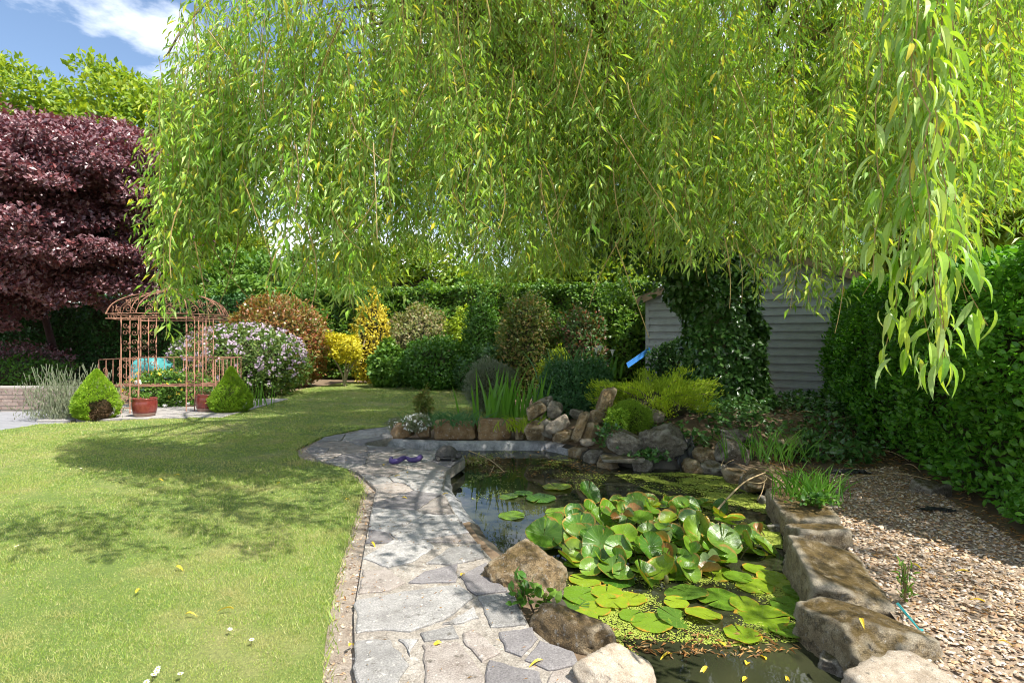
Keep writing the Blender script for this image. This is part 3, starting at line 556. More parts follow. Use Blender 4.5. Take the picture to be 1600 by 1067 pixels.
# dry stems over the water
M['dry'] = plain('dry_stem', (.38, .27, .13), .7, (.48, .36, .20), 12)
st = thing('dry_branch', 'bare tan branch arching out of the duckweed beside the lily leaves', 'branch', D(1118, 800, 5.2))
mb = MB(); tube(mb, spline([D(1118, 800, 5.2), D(1140, 775, 5.3), D(1165, 752, 5.4), D(1196, 738, 5.5)], 12), np.linspace(.011, .006, 12), 6); mb.build('stem', M['dry'], st, True)
for ctrl in ([D(1165, 752, 5.4), D(1188, 755, 5.4), D(1198, 748, 5.4), D(1196, 742, 5.45)], [D(1196, 742, 5.45), D(1192, 765, 5.4), D(1184, 782, 5.35)], [D(1198, 744, 5.45), D(1212, 752, 5.4), D(1226, 748, 5.4)]):
    mb = MB(); tube(mb, spline(ctrl, 10), np.linspace(.005, .003, 10), 5); mb.build('twig', M['dry'], st, True)
st = thing('fallen_twig', 'pale forked twig floating on the dark water near the tortoise', 'twig', P(735, 705, WZ + .03))
mb = MB(); tube(mb, spline([P(733, 704, WZ + .04), P(765, 718, WZ + .05), P(788, 737, WZ + .01)], 10), np.linspace(.009, .005, 10), 5); mb.build('stem', M['dry'], st, True)
for e in ((776, 738, 792, 736), (772, 728, 764, 744)):
    mb = MB(); tube(mb, [P(e[0], e[1], WZ + .03), P((e[0] + e[2]) / 2, (e[1] + e[3]) / 2, WZ + .02), P(e[2], e[3], WZ + .005)], (.005, .004, .003), 5); mb.build('twig', M['dry'], st, True)

# stone tortoise and purple ornament on the paving
M['dstone'] = plain('dark_cast_stone', (.05, .047, .043), .8, (.105, .095, .085), 30, bump=.9, bscale=60)
tc_ = P(698, 717, .02); tor = thing('tortoise_ornament', 'dark grey stone tortoise ornament on the paving beside the inlet', 'ornament', tc_)
def ell(mb, c, r, m=0, zmin=None, bumpy=0., seed=0, rz=0., base=None):
    V, Fc = base or ICO3; V = V * (1 + bumpy * vnoise(V, 6, seed))[:, None]; V = V * np.asarray(r)
    ca, sa = math.cos(rz), math.sin(rz); V = np.c_[V[:, 0] * ca - V[:, 1] * sa, V[:, 0] * sa + V[:, 1] * ca, V[:, 2]] + np.asarray(c)
    if zmin is not None: V[:, 2] = np.maximum(V[:, 2], zmin)
    mb.add(V, Fc, None, m)
mb = MB(); ell(mb, tc_ + (0, 0, .055), (.135, .11, .11), zmin=tc_[2] + .045, bumpy=.05); mb.build('shell', M['dstone'], tor, True)
mb = MB(); ell(mb, tc_ + (0, 0, .032), (.145, .12, .022), bumpy=.04); mb.build('shell_rim', M['dstone'], tor, True)
mb = MB(); ell(mb, tc_ + (.145, -.04, .045), (.045, .035, .035)); mb.build('head', M['dstone'], tor, True)
for dx, dy in ((.09, -.09), (-.09, -.09), (.09, .09), (-.09, .09)):
    mb = MB(); ell(mb, tc_ + (dx, dy, .015), (.036, .036, .028), base=ICO1); mb.build('foot', M['dstone'], tor, True)
M['purple'] = plain('purple_plastic', (.055, .032, .13), .5, (.085, .055, .19), 14)
pc = P(634, 722, .02); po = thing('purple_ornament', 'purple curled plastic ornament lying on the shaded paving', 'ornament', pc)
cv = spline([pc + (-.17, .02, .05), pc + (-.16, -.06, .03), pc + (-.09, -.08, .03), pc + (-.04, .0, .045), pc + (0, .03, .05)], 18); mb = MB(); tube(mb, cv, np.interp(np.linspace(0, 1, 18), [0, .35, .8, 1], [.018, .033, .03, .018]), 8); mb.build('curl', M['purple'], po, True)
cv = spline([pc + (0, .03, .05), pc + (.05, .0, .03), pc + (.12, .0, .03), pc + (.16, .06, .045), pc + (.15, .11, .05)], 18); mb = MB(); tube(mb, cv, np.interp(np.linspace(0, 1, 18), [0, .35, .8, 1], [.018, .03, .032, .018]), 8); mb.build('curl', M['purple'], po, True)

# ------------------------------------------------------------------ water lily and duckweed
def padmat(name, cols, under, brown, amt):
    m, t, b, o = newmat(name); l = t.links.new; oi = nd(t, 'ShaderNodeObjectInfo'); tc2 = nd(t, 'ShaderNodeTexCoord'); g = nd(t, 'ShaderNodeNewGeometry')
    c = ramp(t, evenly(cols), oi.outputs['Random']).outputs[0]; sx = nd(t, 'ShaderNodeSeparateXYZ'); l(tc2.outputs['Object'], sx.inputs[0])
    an = nd(t, 'ShaderNodeMath', operation='ARCTAN2'); l(sx.outputs[1], an.inputs[0]); l(sx.outputs[0], an.inputs[1]); a9 = nd(t, 'ShaderNodeMath', {1: 17.0}, operation='MULTIPLY'); l(an.outputs[0], a9.inputs[0]); sn_ = nd(t, 'ShaderNodeMath', operation='SINE'); l(a9.outputs[0], sn_.inputs[0])
    vr = ramp(t, [(.80, (0, 0, 0)), (1., (.35, .35, .35))], sn_.outputs[0]); mv = nd(t, 'ShaderNodeMix', data_type='RGBA'); mv.inputs['B'].default_value = (.24, .33, .06, 1); l(vr.outputs[0], mv.inputs['Factor']); l(c, mv.inputs['A']); c = mv.outputs['Result']
    ps = nd(t, 'ShaderNodeTexNoise', {'Scale': 16., 'Detail': 7.0, 'Roughness': .65}); l(g.outputs['Position'], ps.inputs['Vector']); ln_ = nd(t, 'ShaderNodeVectorMath', operation='LENGTH'); l(tc2.outputs['Object'], ln_.inputs[0])
    r5 = nd(t, 'ShaderNodeMath', {1: 7.0}, operation='POWER'); l(ln_.outputs['Value'], r5.inputs[0]); rm = nd(t, 'ShaderNodeMath', {1: .24}, operation='MULTIPLY_ADD'); l(r5.outputs[0], rm.inputs[0]); l(ps.outputs['Fac'], rm.inputs[2])
    br = ramp(t, [(amt, (0, 0, 0)), (min(1, amt + .07), (1, 1, 1))], rm.outputs[0]); mbn = nd(t, 'ShaderNodeMix', data_type='RGBA'); mbn.inputs['B'].default_value = (*brown, 1); l(br.outputs[0], mbn.inputs['Factor']); l(c, mbn.inputs['A']); c = mbn.outputs['Result']
    mu_ = nd(t, 'ShaderNodeMix', data_type='RGBA'); mu_.inputs['B'].default_value = (*under, 1); l(g.outputs['Backfacing'], mu_.inputs['Factor']); l(c, mu_.inputs['A']); l(mu_.outputs['Result'], b.inputs['Base Color'])
    rr_ = nd(t, 'ShaderNodeMapRange', {'From Min': .3, 'From Max': .7, 'To Min': .16, 'To Max': .42}); l(ps.outputs['Fac'], rr_.inputs[0]); l(rr_.outputs[0], b.inputs['Roughness']); b.inputs['Specular IOR Level'].default_value = .55
    hm_ = nd(t, 'ShaderNodeMath', {1: .5}, operation='MULTIPLY_ADD'); l(vr.outputs[0], hm_.inputs[0]); l(ps.outputs['Fac'], hm_.inputs[2]); bp_n = nd(t, 'ShaderNodeBump', {'Strength': .35, 'Distance': .02}); l(hm_.outputs[0], bp_n.inputs['Height']); l(bp_n.outputs[0], b.inputs['Normal'])
    tr = nd(t, 'ShaderNodeBsdfTranslucent'); ms = nd(t, 'ShaderNodeMixShader', {0: .22}); hs = nd(t, 'ShaderNodeMix', data_type='RGBA', blend_type='MULTIPLY'); hs.inputs['Factor'].default_value = 1.0; hs.inputs['B'].default_value = (1.7, 1.6, .4, 1)
    l(c, hs.inputs['A']); l(hs.outputs['Result'], tr.inputs[0]); l(b.outputs[0], ms.inputs[1]); l(tr.outputs[0], ms.inputs[2]); l(ms.outputs[0], o.inputs[0]); return m
M['pad'] = padmat('lily_leaf', [(.045, .13, .012), (.07, .17, .014), (.11, .22, .015), (.15, .26, .018), (.07, .15, .02)], (.15, .17, .035), (.30, .20, .035), .76)
M['pad_y'] = padmat('lily_leaf_yellowing', [(.18, .29, .015), (.26, .34, .02), (.14, .25, .02)], (.2, .2, .05), (.42, .25, .03), .66)
M['pad_b'] = padmat('lily_leaf_browning', [(.26, .12, .035), (.32, .16, .05), (.20, .13, .04)], (.30, .15, .06), (.10, .16, .03), .62)
M['stalk'] = plain('lily_stalk', (.10, .13, .03), .5, (.16, .10, .04), 10)
def pad_mesh(seed, cup, roll, mat):
    r = rgen(seed); n, k = 26, 5; th = np.linspace(R(4), R(356), n); V = [(0, 0, 0)]; edge = 1 + .035 * np.sin(th * 3 + r.uniform(0, 6)) + .02 * np.sin(th * 7 + r.uniform(0, 6))
    for q in range(1, k + 1):
        rr = q / k * edge; x, y = rr * np.cos(th), rr * np.sin(th)
        z = cup * rr ** 2 * (.55 + .45 * np.cos(th * 2 + 1)) + roll * np.abs(y) ** 2 + .02 * np.sin(th * 5 + seed) * rr ** 2 + .012 * rr * np.cos(th * 13) + .03 * np.sin(x * 5 + seed) * np.cos(y * 4 + seed * 2)
        V += list(np.c_[x, y, z])
    T = [(0, 1 + i, 2 + i) for i in range(n - 1)]; Q = []
    for q in range(k - 1):
        a = 1 + q * n
        for i in range(n - 1): Q.append((a + i, a + n + i, a + n + i + 1, a + i + 1))
    mb = MB(); mb.add(np.array(V), T, Q); return mb.mesh('lily_leaf', mat, True)
flat_m = [pad_mesh(i, .03, 0, M[m_]) for i, m_ in enumerate(['pad', 'pad', 'pad', 'pad_y', 'pad_y'])]
cup_m = [pad_mesh(20 + i, c_, r_, M[m_]) for i, (c_, r_, m_) in enumerate([(.3, .1, 'pad'), (.5, .2, 'pad'), (.25, .45, 'pad'), (.1, .6, 'pad'), (.6, 0, 'pad'), (.2, .3, 'pad'), (.4, .3, 'pad_y'), (.3, 1.3, 'pad_b'), (.25, 1.1, 'pad_b')])]
lily = thing('water_lily', 'water lily with crowded glossy green leaves rising from the pond', 'water lily', P(1020, 870, WZ))
rng = rgen(77); placed = []
def put_pad(me, c, rad, eul):
    o = bpy.data.objects.new('leaf', me); COL.objects.link(o); o.parent = lily; o.location = Vector([float(x) for x in c]) - lily.location; o.scale = (rad,) * 3; o.rotation_euler = eul; return o
from mathutils import Matrix
def face_up(tx, ty, yaw): return (Matrix.Rotation(tx, 3, 'X') @ Matrix.Rotation(ty, 3, 'Y') @ Matrix.Rotation(yaw, 3, 'Z')).to_euler()
hand = [(1072, 925, .135, 0), (1018, 972, .115, 4), (1125, 935, .14, 1), (1190, 965, .15, 3), (930, 950, .095, 3), (985, 935, .10, 4), (1245, 950, .15, 1), (1215, 905, .13, 3), (1160, 990, .10, 3), (1050, 895, .12, 2), (965, 905, .12, 2), (915, 905, .11, 3), (1180, 915, .12, 3), (1235, 985, .11, 0), (1120, 895, .12, 4), (1255, 925, .12, 0),
        (800, 805, .12, 0), (845, 778, .15, 2), (818, 770, .10, 2), (870, 760, .16, 3), (875, 800, .14, 0), (860, 820, .13, 2), (845, 850, .14, 0), (795, 775, .10, 1)]
for px, py, rad, mi in hand:
    c = P(px, py, WZ + .008 + rng.uniform(0, .012)); placed.append((c[0], c[1], rad)); put_pad(flat_m[mi], c, rad, (rng.normal(0, .05), rng.normal(0, .05), rng.uniform(0, 6.28)))
tries = 0; nflat = 0
while tries < 700 and nflat < 34:
    tries += 1; c = P(rng.uniform(880, 1235), rng.uniform(830, 965), WZ + .006 + rng.uniform(0, .02)); rad = rng.uniform(.07, .13)
    if not in_poly(c[:1], c[1:2], cen + (pond - cen) * .9)[0]: continue
    if any((c[0] - a) ** 2 + (c[1] - b_) ** 2 < (.62 * (rad + q)) ** 2 for a, b_, q in placed): continue
    placed.append((c[0], c[1], rad)); nflat += 1; put_pad(flat_m[rng.integers(5)], c, rad, (rng.normal(0, .08), rng.normal(0, .08), rng.uniform(0, 6.28)))
emerg = [(850, 835, .14, .06, 0, -.55), (938, 848, .125, .12, 0, -1.15), (905, 825, .13, .1, 1, -.5), (975, 838, .10, .14, 5, -.2), (1040, 860, .08, .12, 7, -1.2), (920, 770, .12, .2, 0, -.6), (995, 790, .11, .2, 1, -.8), (1090, 835, .15, .14, 0, -.8), (1130, 845, .13, .1, 0, -.6)]
k = 0; tries = 0; pl2 = []
while k < 118 and tries < 5000:
    tries += 1
    if k < len(emerg): px, py, rad, hh, mi, tl = emerg[k]; c = D(px, py, P(px, py + 30, WZ)[1]); yaw = rng.uniform(-.6, .6)
    else:
        a = rng.uniform(0, 6.283); q = math.sqrt(rng.random()); px, py = 1022 + 178 * q * math.cos(a), 850 + 62 * q * math.sin(a); g0 = P(px, py, WZ); rad = rng.uniform(.06, .115)
        hh = .04 + .17 * (1 - q * q) * rng.uniform(.4, 1.1); c = g0 + (0, 0, hh)
        if any(np.linalg.norm(c - p_) < .068 for p_ in pl2): continue
        mi = rng.choice(9, p=[.19, .19, .13, .08, .13, .14, .07, .04, .03]); yaw = rng.uniform(0, 6.28); tl = rng.normal(0, .6)
    rad *= .72 if mi > 6 else 1; pl2.append(c); k += 1
    lf = put_pad(cup_m[mi], c, rad, face_up(rng.normal(.30, .33), rng.normal(.10, .38), yaw))
    if k <= len(emerg): lf.rotation_euler = face_up(-tl, rng.normal(0, .2), R(90) + rng.uniform(-.4, .4))
    mb = MB(); base = np.array((c[0] + rng.normal(0, .05), c[1] + rng.normal(.03, .05), WZ - .05)); tube(mb, bez(base, (base + c) / 2 + (0, 0, .05), c, 6), .005, 5)
    s_ = mb.build('stalk', M['stalk']); s_.parent = lily; s_.location = -lily.location
for px, py in ((1041, 905),):
    mb = MB(); c = P(px, py, WZ + .05); ell(mb, c, (.017, .017, .032), base=ICO3); mb.build('bud', M['stalk'], lily, True)
# duckweed
M['duck'] = leafmat('duckweed', [(.24, .33, .04), (.33, .40, .06), (.42, .46, .10), (.20, .28, .03)], trans=.15, rough=.5)
HEXA = (np.array([(math.cos(a), math.sin(a), 0) for a in np.arange(5) * 2 * math.pi / 5]), [(0, 1, 2), (0, 2, 3), (0, 3, 4)], [])
mb = MB()
def duck(poly_px, cnt, thr, seed, sz=.0055):
    rng = rgen(seed); poly = np.array([P(a, b_, WZ)[:2] for a, b_ in poly_px]); lo, hi = poly.min(0), poly.max(0); p = np.c_[rng.uniform(lo[0], hi[0], cnt), rng.uniform(lo[1], hi[1], cnt)]
    p = p[in_poly(p[:, 0], p[:, 1], poly) & in_poly(p[:, 0], p[:, 1], cen + (pond - cen) * .985)]; p = p[vnoise(np.c_[p, np.zeros(len(p))], 4.5, seed) + rng.normal(0, .22, len(p)) > thr]; c = len(p)
    leaves(mb, np.c_[p, WZ + .003 + rng.uniform(0, .004, c)], np.c_[rng.normal(size=(c, 2)), np.zeros(c)], np.tile((0., 0, 1.), (c, 1)), sz * rng.uniform(.7, 1.4, c), sz * rng.uniform(.7, 1.4, c), HEXA)
duck([(960, 742), (1060, 738), (1140, 746), (1225, 790), (1235, 860), (1180, 850), (1120, 800), (1020, 770)], 60000, -.02, 3, .0075)
duck([(870, 900), (1260, 900), (1290, 1000), (1150, 1010), (1000, 1000), (905, 990)], 52000, .12, 4, .0044)
duck([(730, 735), (860, 720), (960, 735), (930, 770), (860, 760), (740, 790)], 9000, .35, 5, .006)
duck([(900, 990), (990, 990), (1000, 1030), (940, 1030)], 5000, .0, 6)
duck([(590, 700), (860, 700), (930, 730), (800, 735), (640, 708)], 9000, .3, 8, .007)
tag(mb.build('duckweed', M['duck']), 'yellow-green duckweed floating on the pond', 'duckweed', kind='stuff')
pp = np.array([P(a, b_, WZ)[:2] for a, b_ in [(900, 960), (1000, 1000), (1150, 985), (1290, 985), (1300, 1010), (1160, 1030), (960, 1025)]]); litter('leaf_litter', pp, 1000, .045, 'orange dead leaves floating at the front edge of the lily leaves', 45, z=WZ)
pp = np.array([P(a, b_, WZ)[:2] for a, b_ in [(740, 720), (870, 705), (930, 725), (980, 745), (880, 750), (760, 745)]]); litter('leaf_litter', pp, 700, .05, 'pale dead leaves floating on the dark water below the rockery', 46, z=WZ)

# ------------------------------------------------------------------ foliage builders
def lump_dirs(rng, n): return norm(rng.normal(size=(n, 3)))
def blob(rng, n, c, r, bump=.18, fill=.35, lumps=40, zfloor=None, sharp=14):
    """points spread through the outer shell of a lumpy ellipsoid; returns points and outward directions"""
    c = np.asarray(c, float); r = np.asarray(r, float); d = rdir(rng, n); ld = lump_dirs(rng, lumps); h = rng.uniform(.3, 1, lumps)
    f = np.zeros(n)
    for k in range(lumps): f = np.maximum(f, h[k] * np.exp(-sharp * (1 - d @ ld[k])))
    rad = (1 - bump + 2 * bump * f) * (1 - fill * rng.random(n) ** 1.6) * np.where(rng.random(n) < .10, 1 + .14 * rng.random(n), 1); p = c + d * r * rad[:, None]; o = norm(d / r)
    if zfloor is not None: k = p[:, 2] > zfloor + rng.uniform(0, .05, n); p, o = p[k], o[k]
    return p, o
def foliage(mb, rng, p, o, ln, ratio, tmpl=T_OVAL, m=0, out=.6, up=.3, droop=0.):
    n = len(p); dr = out * o + .75 * rdir(rng, n) + np.array((0, 0, up - droop)); upv = o + np.array((0, 0, .6)) + .55 * rdir(rng, n); s = ln * rng.uniform(.65, 1.35, n)
    leaves(mb, p, dr, upv, s, s * ratio, tmpl, m)
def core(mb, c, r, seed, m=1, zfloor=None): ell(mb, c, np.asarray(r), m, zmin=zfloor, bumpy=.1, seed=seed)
def shrub(name, label, px, py_top, py_base, wpx, y, mat, n, ln, ratio=.5, seed=0, zb=None, depth=.9, bump=.16, tmpl=T_OVAL, cat='shrub', group=None, lumps=45, stems=True, up=.3, out=.6, corer=.72, blob2=None):
    """a bush as one thing: leafy crown and a few stems; its width, top and base are read off the picture at distance y"""
    rng = rgen(seed); x = (px - CX) / F * y; w = wpx / F * y / 2; zt = EYE - (py_top - HZ) / F * y; z0 = (EYE - (py_base - HZ) / F * y) if zb is None else zb
    root = thing(name, label, cat, (x, y, max(z0, 0)), group); hz = (zt - z0) * .56; cz = zt - hz; mb = MB()
    p, o = blob(rng, n, (x, y, cz), (w, w * depth, hz), bump * 1.35, .36, lumps, zfloor=z0); k = (o[:, 1] < .55); p, o = p[k], o[k]
    foliage(mb, rng, p, o, ln, ratio, tmpl, 0, out, up)
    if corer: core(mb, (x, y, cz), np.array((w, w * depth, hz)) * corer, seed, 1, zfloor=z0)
    mb.build('foliage', [mat, M['core']], root)
    if stems:
        for k in range(4):
            a = rng.uniform(0, 6.28); q = MB(); tube(q, bez((x + .05 * math.cos(a), y + .05 * math.sin(a), z0 - .05), (x + .1 * math.cos(a), y + .1 * math.sin(a), z0 + .3 * hz), (x + w * .5 * math.cos(a), y + w * .5 * math.sin(a), cz), 6), np.linspace(.03, .012, 6), 5); q.build('stem', M['bark2'], root)
    return root, (x, y, cz, w, hz, z0)
def flowers(root, name, rng, c, r, n, size, mat, petals=5, face=(0, -.5, .6), shell=1.03, cond=None, lumpsz=0):
    """flower heads standing on the crown's outside, each a small ball of petals"""
    mb = MB(); d = rdir(rng, n * 4); d = d[(d @ norm(np.array(face, float))) > .12][:n]; p = np.asarray(c) + d * np.asarray(r) * shell
    if cond is not None: p = p[cond(p)]; 
    for k in range(petals):
        q = p + rng.normal(0, size * .45, p.shape); leaves(mb, q, rdir(rng, len(q)) + norm(q - np.asarray(c)) * .5, norm(q - np.asarray(c)) + .4 * rdir(rng, len(q)), size, size * .9, T_OVAL)
    return tag(mb.build(name, mat, root), kind='stuff')
def tree(name, label, base, trunk_h, crown_c, crown_r, mat, n, ln, ratio=.55, seed=0, clumps=60, group=None, flat=.6, corer=.0, front_only=True, tmpl=T_DIA, lean=(0, 0), bark=None, cat='tree', clump_r=.3, spread=(.45, 1.0)):
    rng = rgen(seed); root = thing(name, label, cat, base, group); crown_c = np.asarray(crown_c, float); crown_r = np.asarray(crown_r, float); base = np.asarray(base, float)
    mb = MB(); top = crown_c + (0, 0, crown_r[2] * .3); tube(mb, spline([base - (0, 0, .1), base + (top - base) * .4 + rng.normal(0, .15, 3), top], 10), np.linspace(.05 + .03 * crown_r[2], .04, 10), 8); mb.build('trunk', bark or M['bark2'], root, True)
    d = rdir(rng, clumps); rr = rng.uniform(spread[0] ** 1.67, spread[1] ** 1.67, clumps) ** .6; cc = crown_c + d * crown_r * rr[:, None]
    if front_only: k = (cc[:, 1] < crown_c[1] + crown_r[1] * .45); cc = cc[k]
    mb = MB()
    for c in cc[::2]: tube(mb, bez(base + (top - base) * rng.uniform(.35, .8), (crown_c + c) / 2 + (0, 0, .3), c, 7), np.linspace(.06, .012, 7), 4)
    mb.build('branches', bark or M['bark2'], root)
    mb = MB(); per = n // len(cc); mean_r = crown_r.mean() * clump_r
    for c in cc:
        s = mean_r * rng.uniform(.6, 1.35); q = rdir(rng, per); rad = rng.random(per) ** .45; p = c + q * np.array((s, s, s * flat)) * rad[:, None]; o = norm(q + norm(c - crown_c) * .8 + (0, 0, .3)); foliage(mb, rng, p, o, ln, ratio, tmpl, 0, .5, .2)
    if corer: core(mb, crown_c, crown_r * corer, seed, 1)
    mb.build('crown', [mat, M['core_purple'] if name == 'copper_beech' else M['core']], root); return root

# ------------------------------------------------------------------ trees and hedges behind
M['far'] = M['gtree']
for k, (lab, x, y, zt, w, mt, sd) in enumerate([
    ('tall yellow-green tree at the picture corner behind the copper beech', -25.5, 29, 15.2, 9, 'ytree', 1), ('bright yellow-green tree rising between copper beech and willow', -18.3, 28, 14.6, 8, 'ytree', 2), ('feathery pale green tree seen through the willow curtain beside the beech', -17, 33, 9.5, 5.0, 'ytree', 3),
    ('mid green tree behind the bronze domed shrub', -13, 27, 5.4, 6.6, 'gtree', 4), ('fresh green tree behind the rust arbour and the lilac shrub', -8.7, 29, 5.9, 6.6, 'gtree', 5), ('low green tree above the clipped hedge behind the golden conifer', -4.8, 27, 5.7, 6.2, 'ytree', 6), ('low pale tree above the middle of the clipped hedge', -1.0, 28, 5.0, 5.6, 'gtree', 7),
    ('light green tree beyond the hedge left of the shed', 3.4, 25, 6.6, 5.4, 'ytree', 8), ('tall yellow-green tree behind the shed roof', 9.5, 20, 9.5, 5.2, 'ytree', 9), ('yellow-green tree rising over the right hedge', 10.5, 12.5, 7.2, 4.2, 'ytree', 10)]):
    tree('tree', lab, (x, y, 0), 2, (x, y, zt * .56), (w * .55, w * .45, zt * .46), M[mt], 24000 if zt > 10 else 15000, .30 if zt > 10 else .26, .6, 200 + sd, clumps=130, group='trees beyond the garden', corer=.5, clump_r=.28)
tree('copper_beech', 'large copper beech with dark purple leaves behind the arbour', (-13.9, 17.6, 0), 2, (-14.0, 15.6, 4.85), (4.7, 3.3, 2.75), M['copper'], 120000, .115, .66, 240, clumps=620, flat=.34, corer=.6, tmpl=T_DIA, clump_r=.185, spread=(.6, 1.12), bark=M['core_purple'])

def hedge(name, label, line, ht, thick, mat, n, ln, ratio, seed, tmpl=T_OVAL, bump=.18, top_n=.25, side=1, zvar=.15, cat='hedge'):
    """clipped hedge along a ground line: leaves through the outer face and top, dark core inside, coloured as twigs and inner shade"""
    rng = rgen(seed); line = np.asarray(line, float); seg = np.linalg.norm(np.diff(line, axis=0), axis=1); cum = np.r_[0, np.cumsum(seg)]; tot = cum[-1]
    root = thing(name, label, cat, (*line[0], 0)); s = rng.uniform(0, tot, n); P2 = np.c_[np.interp(s, cum, line[:, 0]), np.interp(s, cum, line[:, 1])]
    tx = np.c_[np.interp(s + .05, cum, line[:, 0]) - np.interp(s - .05, cum, line[:, 0]), np.interp(s + .05, cum, line[:, 1]) - np.interp(s - .05, cum, line[:, 1])]; tx = norm(tx); nr = np.c_[tx[:, 1], -tx[:, 0]] * side
    top = rng.random(n) < top_n; H = ht(s / tot) if callable(ht) else np.full(n, ht)
    z = np.where(top, H + rng.normal(0, .03, n), rng.random(n) ** .9 * H + .02); inset = np.where(top, rng.uniform(-thick, .08, n), .05 + rng.normal(0, .04, n) - .16 * rng.random(n) ** 2); inset += np.where(top, 0, -.18 * np.clip(z / H - .8, 0, 1) * 1.5)
    q = np.c_[P2, z]; b_ = vnoise(q, 2.6, seed, 3) * bump; p = np.c_[P2 + nr * (inset + np.where(top, 0, b_))[:, None], z + np.where(top, b_ * .8, 0) - np.where(top, .05, 0)]
    o = np.where(top[:, None], np.array((0, 0, 1.)), np.c_[nr, np.full(n, .35)]); mb = MB(); foliage(mb, rng, p, norm(o), ln, ratio, tmpl, 0, .55, .25)
    mb.build('foliage', mat, root)
    mb = MB(); k = 40; ss = np.linspace(0, tot, k); L2 = np.c_[np.interp(ss, cum, line[:, 0]), np.interp(ss, cum, line[:, 1])]; tt = norm(np.gradient(L2, axis=0)); nn = np.c_[tt[:, 1], -tt[:, 0]] * side; HH = ht(ss / tot) if callable(ht) else np.full(k, ht)
    rows_ = [np.c_[L2 - nn * .22, np.full(k, -.05)], np.c_[L2 - nn * .22, HH * .55], np.c_[L2 - nn * .34, HH - .16], np.c_[L2 - nn * thick, HH - .16], np.c_[L2 - nn * thick, np.full(k, -.05)]]
    V = np.concatenate(rows_); Q = [np.stack((r_ * k + np.arange(k - 1), r_ * k + np.arange(1, k), (r_ + 1) * k + np.arange(1, k), (r_ + 1) * k + np.arange(k - 1)), 1) for r_ in range(4)]
    mb.add(V, None, np.concatenate(Q)); mb.build('twig_shade_core', M['core'], root); return root
hedge('clipped_hedge', 'tall clipped green hedge along the back of the lawn', [(-7.6, 20.4), (-3, 19.6), (1, 18.6), (6, 17.6)], 3.15, 1.3, M['laurel_far'], 36000, .12, .6, 301, bump=.28, side=1)
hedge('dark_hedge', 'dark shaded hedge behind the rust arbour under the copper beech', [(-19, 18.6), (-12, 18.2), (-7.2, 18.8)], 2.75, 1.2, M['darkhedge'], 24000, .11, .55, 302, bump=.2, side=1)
hedge('laurel_hedge', 'deep green broad-leaved hedge along the shingle at the picture edge', [(5.4, 1.7), (4.35, 3.2), (3.98, 4.2), (4.35, 5.4), (4.75, 6.9), (5.3, 9.0), (6.2, 11.0)], lambda s_: 2.14 + .22 * s_ - 1.5 * np.clip(s_ - .72, 0, 1), 1.6, M['laurel'], 46000, .074, .52, 303, bump=.2, side=-1, top_n=.3)

# ------------------------------------------------------------------ shrubs of the far border
def lm(name, *cols, **k): M[name] = leafmat(name, list(cols), **k); return M[name]
lm('rhodo', (.05, .11, .02), (.08, .15, .025), (.12, .19, .035), (.17, .22, .05), rough=.4)
lm('lilac', (.38, .27, .37), (.46, .36, .43), (.53, .45, .49), (.34, .24, .34), trans=.25, rough=.6, tcol=(1, 1, 1))
lm('bronze', (.22, .06, .03), (.30, .11, .04), (.20, .16, .035), (.13, .17, .03), (.36, .19, .08), (.16, .19, .03), rough=.35)
lm('gold', (.44, .36, .025), (.55, .44, .03), (.62, .52, .04), (.34, .32, .03), rough=.5, trans=.3, tcol=(1.2, 1.1, .4))
lm('gold2', (.48, .42, .015), (.60, .52, .02), (.38, .38, .02), rough=.5, trans=.35, tcol=(1.2, 1.15, .4))
lm('pinkish', (.15, .20, .05), (.22, .24, .07), (.30, .22, .13), (.20, .27, .06))
lm('lime', (.26, .36, .015), (.34, .44, .02), (.20, .30, .02))
lm('mid', (.05, .14, .018), (.075, .19, .02), (.11, .24, .03))
lm('peach', (.09, .16, .025), (.13, .19, .03), (.07, .13, .02), (.16, .20, .04), (.36, .24, .09), (.10, .17, .03))
lm('deep', (.03, .09, .02), (.05, .13, .028), (.08, .17, .04))
lm('reddish', (.045, .12, .025), (.065, .15, .035), (.20, .06, .045), (.09, .17, .045), (.06, .14, .03))
lm('greymound', (.16, .20, .13), (.22, .26, .18), (.29, .32, .25), trans=.15, rough=.7)
lm('cone', (.15, .29, .02), (.22, .38, .025), (.29, .45, .03), (.36, .50, .045), trans=.3, rough=.6)
lm('conebrown', (.10, .06, .03), (.16, .10, .05), trans=.05, rough=.8)
lm('juniper', (.28, .42, .03), (.38, .52, .04), (.48, .58, .05), (.20, .33, .025), trans=.35, rough=.55)
lm('cushion', (.16, .28, .02), (.22, .36, .025), (.30, .44, .04), trans=.2, rough=.6)
lm('white', (.72, .72, .68), (.80, .80, .77), trans=.2, tcol=(1, 1, 1), rough=.5)
lm('redfl', (.50, .015, .02), (.6, .03, .03), trans=.15, tcol=(1, .5, .5))
lm('iris', (.07, .20, .02), (.11, .27, .025), (.17, .36, .04), trans=.4, rough=.35)
lm('bluegreen', (.045, .13, .045), (.065, .17, .06), (.10, .22, .08), rough=.38)
lm('lavender', (.14, .18, .10), (.20, .23, .14), (.26, .27, .18), trans=.2, rough=.7)
lm('yellowleaf', (.62, .42, .02), (.70, .52, .05), (.55, .33, .02), trans=.2)

